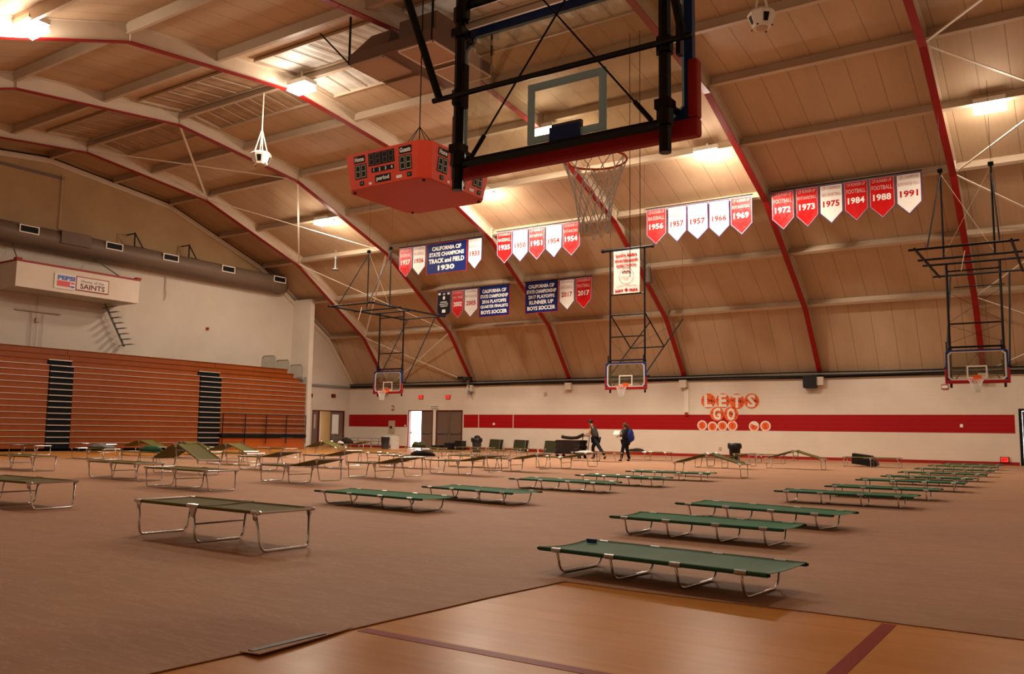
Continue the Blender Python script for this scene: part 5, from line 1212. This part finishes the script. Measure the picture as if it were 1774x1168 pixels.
def person(label, loc, rz, J, hairm, clothes, extra):
    t = thing('person', label, 'person', loc, rz)
    v, e, r = chain([[(J['pelvis'], (0.15, 0.12)), (J['waist'], (0.135, 0.105)), (J['chest'], (0.165, 0.12)), (J['neck'], 0.055), (J['chin'], 0.062), (J['head'], (0.082, 0.095)), (J['crown'], 0.075)],
                     [(J['chest'], (0.165, 0.12)), (J['shR'], 0.062), (J['elR'], 0.043), (J['wrR'], 0.028)], [(J['chest'], (0.165, 0.12)), (J['shL'], 0.062), (J['elL'], 0.043), (J['wrL'], 0.028)],
                     [(J['pelvis'], (0.15, 0.12)), (J['hipR'], 0.095), (J['knR'], 0.062), (J['anR'], 0.040), (J['toR'], 0.035)], [(J['pelvis'], (0.15, 0.12)), (J['hipL'], 0.095), (J['knL'], 0.062), (J['anL'], 0.040), (J['toL'], 0.035)]])
    body = skin('body', v, e, r, M_SKIN, t, 2)
    # hands with five fingers
    for s in ('R', 'L'):
        w = Vector(J['wr'+s]); el = Vector(J['el'+s]); d = (w-el).normalized(); d = (d+Vector((0, 0, -0.25))).normalized(); side = d.cross(Vector((0, 0, 1))).normalized(); up = side.cross(d)
        palm = w+d*0.075
        ch = [[(tuple(w), 0.026), (tuple(w+d*0.045), (0.036, 0.018)), (tuple(palm), (0.038, 0.016))]]
        v, e, r = chain(ch)
        hand = skin('hand', v, e, r, M_SKIN, t, 1)
        for i in range(4):
            b = palm+side*(0.026-0.0175*i); L = (0.068, 0.078, 0.072, 0.055)[i]; q1 = b+d*L*0.5-up*0.008; q2 = b+d*L*0.8-up*0.032; q3 = b+d*L*0.75-up*0.052
            v, e, r = chain([[(tuple(b-d*0.02), 0.009), (tuple(q1), 0.0085), (tuple(q2), 0.008), (tuple(q3), 0.0075)]]); skin('finger', v, e, r, M_SKIN, hand, 1)
        b = w+d*0.03+side*0.03; v, e, r = chain([[(tuple(b), 0.011), (tuple(b+d*0.03+side*0.022-up*0.01), 0.0095), (tuple(b+d*0.058+side*0.02-up*0.025), 0.0085)]]); skin('thumb', v, e, r, M_SKIN, hand, 1)
    # face, ears
    hd = Vector(J['head']); f = Vector(J['face']).normalized(); sd = f.cross(Vector((0, 0, 1))).normalized(); u_ = sd.cross(f)
    mb = MB()
    for s in (-1, 1): mb.sphere(hd+f*0.083+sd*s*0.032+u_*0.005, 0.011, (1, 1, 0.7), 8, 6)
    mb.build('eye', M_SBLACK, t); mb = MB(); mb.bar(hd+f*0.085+u_*0.0, hd+f*0.112-u_*0.032, 0.010, 6, 0.016); mb.sphere(hd+f*0.105-u_*0.03, 0.016); 
    for s in (-1, 1): mb.sphere(hd+sd*s*0.084-u_*0.01, 0.028, (0.7, 0.7, 1.1), 8, 6)
    mb.build('nose_and_ears', M_SKIN, t, True); mb = MB(); mb.sphere(hd+f*0.086-u_*0.060, 0.02, (1, 1, 0.35), 8, 5); mb.build('mouth', M_BRICKRED, t)
    extra(t, J, hd, f, sd, u_)
    return t
# man leaning forward in mid stride, facing -x, pushing the cart; local +x is behind him
JM = dict(pelvis=(0, 0, 0.90), waist=(-0.03, 0, 1.06), chest=(-0.11, 0, 1.30), neck=(-0.19, 0, 1.47), chin=(-0.235, 0, 1.535), head=(-0.27, 0, 1.60), crown=(-0.262, 0, 1.665), face=(-1, 0, -0.35),
          shR=(-0.15, 0.175, 1.40), elR=(-0.19, 0.24, 1.13), wrR=(-0.43, 0.20, 1.05), shL=(-0.15, -0.175, 1.40), elL=(-0.17, -0.25, 1.13), wrL=(-0.41, -0.20, 1.06),
          hipR=(0.0, 0.09, 0.86), knR=(-0.20, 0.10, 0.50), anR=(-0.13, 0.10, 0.085), toR=(-0.27, 0.11, 0.045), hipL=(0.02, -0.09, 0.86), knL=(0.24, -0.10, 0.50), anL=(0.52, -0.11, 0.16), toL=(0.46, -0.11, 0.04))
def man_extra(t, J, hd, f, sd, u_):
    v, e, r = chain([[((0.01, 0, 0.88), (0.20, 0.18)), (J['waist'], (0.205, 0.185)), (J['chest'], (0.235, 0.195)), ((-0.16, 0, 1.41), (0.17, 0.13)), ((-0.185, 0, 1.465), (0.085, 0.075))], [(J['chest'], (0.235, 0.195)), ((-0.15, 0.16, 1.39), 0.105), ((-0.165, 0.205, 1.30), 0.085)], [(J['chest'], (0.235, 0.195)), ((-0.15, -0.16, 1.39), 0.105), ((-0.16, -0.205, 1.30), 0.085)]])
    skin('shirt', v, e, r, M_SHIRT, t, 2)
    v, e, r = chain([[(J['pelvis'], (0.172, 0.145)), (J['hipR'], 0.118), (J['knR'], 0.085), ((-0.132, 0.10, 0.08), 0.066)], [(J['pelvis'], (0.172, 0.145)), (J['hipL'], 0.118), (J['knL'], 0.085), ((0.515, -0.11, 0.165), 0.064)]])
    skin('trousers', v, e, r, M_PANTS, t, 2)
    for a, b in ((J['anR'], J['toR']), (J['anL'], J['toL'])):
        v, e, r = chain([[((a[0]+0.03, a[1], max(0.05, a[2]-0.03)), 0.05), ((a[0]*0.5+b[0]*0.5, a[1], b[2]+0.012), 0.048), (b, 0.043)]]); skin('shoe', v, e, r, M_SBLACK, t, 1)
    mb = MB(); mb.sphere(hd-f*0.022+u_*0.030, 0.108, (1.0, 0.92, 0.95), 14, 9); mb.build('hair', M_HAIR, t, True)
    mb = MB(); mb.bar(hd+f*0.088-sd*0.05+u_*0.012, hd+f*0.088+sd*0.05+u_*0.012, 0.008, 6); mb.build('glasses', M_SBLACK, t)
person('person in grey sleeveless shirt and black trousers, striding forward to push the cart', (-17.92, 33.62, 0), 0.0, JM, M_HAIR, None, man_extra)
JW = dict(pelvis=(0, 0, 0.84), waist=(0, 0, 0.99), chest=(0.0, 0, 1.20), neck=(-0.01, 0, 1.36), chin=(-0.035, 0, 1.40), head=(-0.045, 0, 1.455), crown=(-0.035, 0, 1.51), face=(-1, 0, -0.15),
          shR=(0.0, 0.15, 1.28), elR=(-0.02, 0.20, 1.04), wrR=(-0.24, 0.14, 1.03), shL=(0.0, -0.15, 1.28), elL=(-0.02, -0.20, 1.04), wrL=(-0.25, -0.12, 1.04),
          hipR=(0, 0.08, 0.80), knR=(0.02, 0.09, 0.45), anR=(0.12, 0.09, 0.08), toR=(0.0, 0.10, 0.045), hipL=(0, -0.08, 0.80), knL=(-0.10, -0.09, 0.45), anL=(-0.16, -0.09, 0.08), toL=(-0.29, -0.10, 0.045))
def woman_extra(t, J, hd, f, sd, u_):
    v, e, r = chain([[((0, 0, 0.72), (0.185, 0.16)), (J['pelvis'], (0.185, 0.155)), (J['waist'], (0.16, 0.135)), (J['chest'], (0.19, 0.165)), ((0, 0, 1.31), (0.13, 0.10)), ((-0.01, 0, 1.36), (0.07, 0.07))],
                     [(J['chest'], (0.19, 0.165)), (J['shR'], 0.088), (J['elR'], 0.062), ((-0.20, 0.15, 1.03), 0.045)], [(J['chest'], (0.19, 0.165)), (J['shL'], 0.088), (J['elL'], 0.062), ((-0.21, -0.13, 1.04), 0.045)]])
    skin('jacket', v, e, r, M_JACKET, t, 2)
    v, e, r = chain([[(J['pelvis'], (0.155, 0.13)), (J['hipR'], 0.105), (J['knR'], 0.075), ((0.118, 0.09, 0.07), 0.056)], [(J['pelvis'], (0.155, 0.13)), (J['hipL'], 0.105), (J['knL'], 0.075), ((-0.155, -0.09, 0.07), 0.056)]])
    skin('trousers', v, e, r, M_PANTS, t, 2)
    for a, b in ((J['anR'], J['toR']), (J['anL'], J['toL'])):
        v, e, r = chain([[((a[0]+0.03, a[1], 0.05), 0.046), ((a[0]*0.5+b[0]*0.5, a[1], 0.05), 0.045), (b, 0.040)]]); skin('boot', v, e, r, M_SBLACK, t, 1)
    mb = MB(); mb.sphere(hd-f*0.02+u_*0.02, 0.105, (1.0, 0.95, 1.0), 14, 9); mb.build('hair', M_HAIRB, t, True)
    mb = MB(); mb.tube([(0.05, 0, 1.49), (0.10, 0, 1.45), (0.14, 0.0, 1.36), (0.19, 0.0, 1.25), (0.21, 0.0, 1.17)], 0.05, 10); mb.build('ponytail', M_HAIRB, t, True)
person('person in charcoal jacket with long hair and blue backpack, holding white papers', (-15.72, 32.1, 0), 0.0, JW, M_HAIRB, None, woman_extra)
t = thing('backpack', 'blue backpack worn by the person with long brown hair', 'backpack', (-15.50, 32.1, 0.80))
mb = MB(); mb.sphere((0, 0, 0.25), 0.28, (0.46, 0.55, 1.0), 16, 10); pk = mb.build('bag', M_PACK, t, True); mb = MB(); mb.sphere((0.085, 0, 0.17), 0.15, (0.5, 0.8, 1.0), 12, 8); mb.build('front_pocket', M_PACK, t, True)
mb = MB()
for s in (-0.09, 0.09): mb.tube([(-0.08, s, 0.44), (-0.18, s*1.1, 0.52), (-0.36, s*1.1, 0.46), (-0.39, s*1.2, 0.30), (-0.24, s*1.6, 0.12), (-0.08, s, 0.10)], 0.016, 6)
mb.build('strap', M_SBLACK, t)
tag(MB().box(-0.14, 0.12, -0.11, 0.11, -0.008, 0.008, Matrix.Rotation(0.9, 4, 'X')).build('paper_sheets', M_PAPER, None, False, (-16.10, 32.05, 1.16)), 'white papers held by the person with the blue backpack', 'papers')
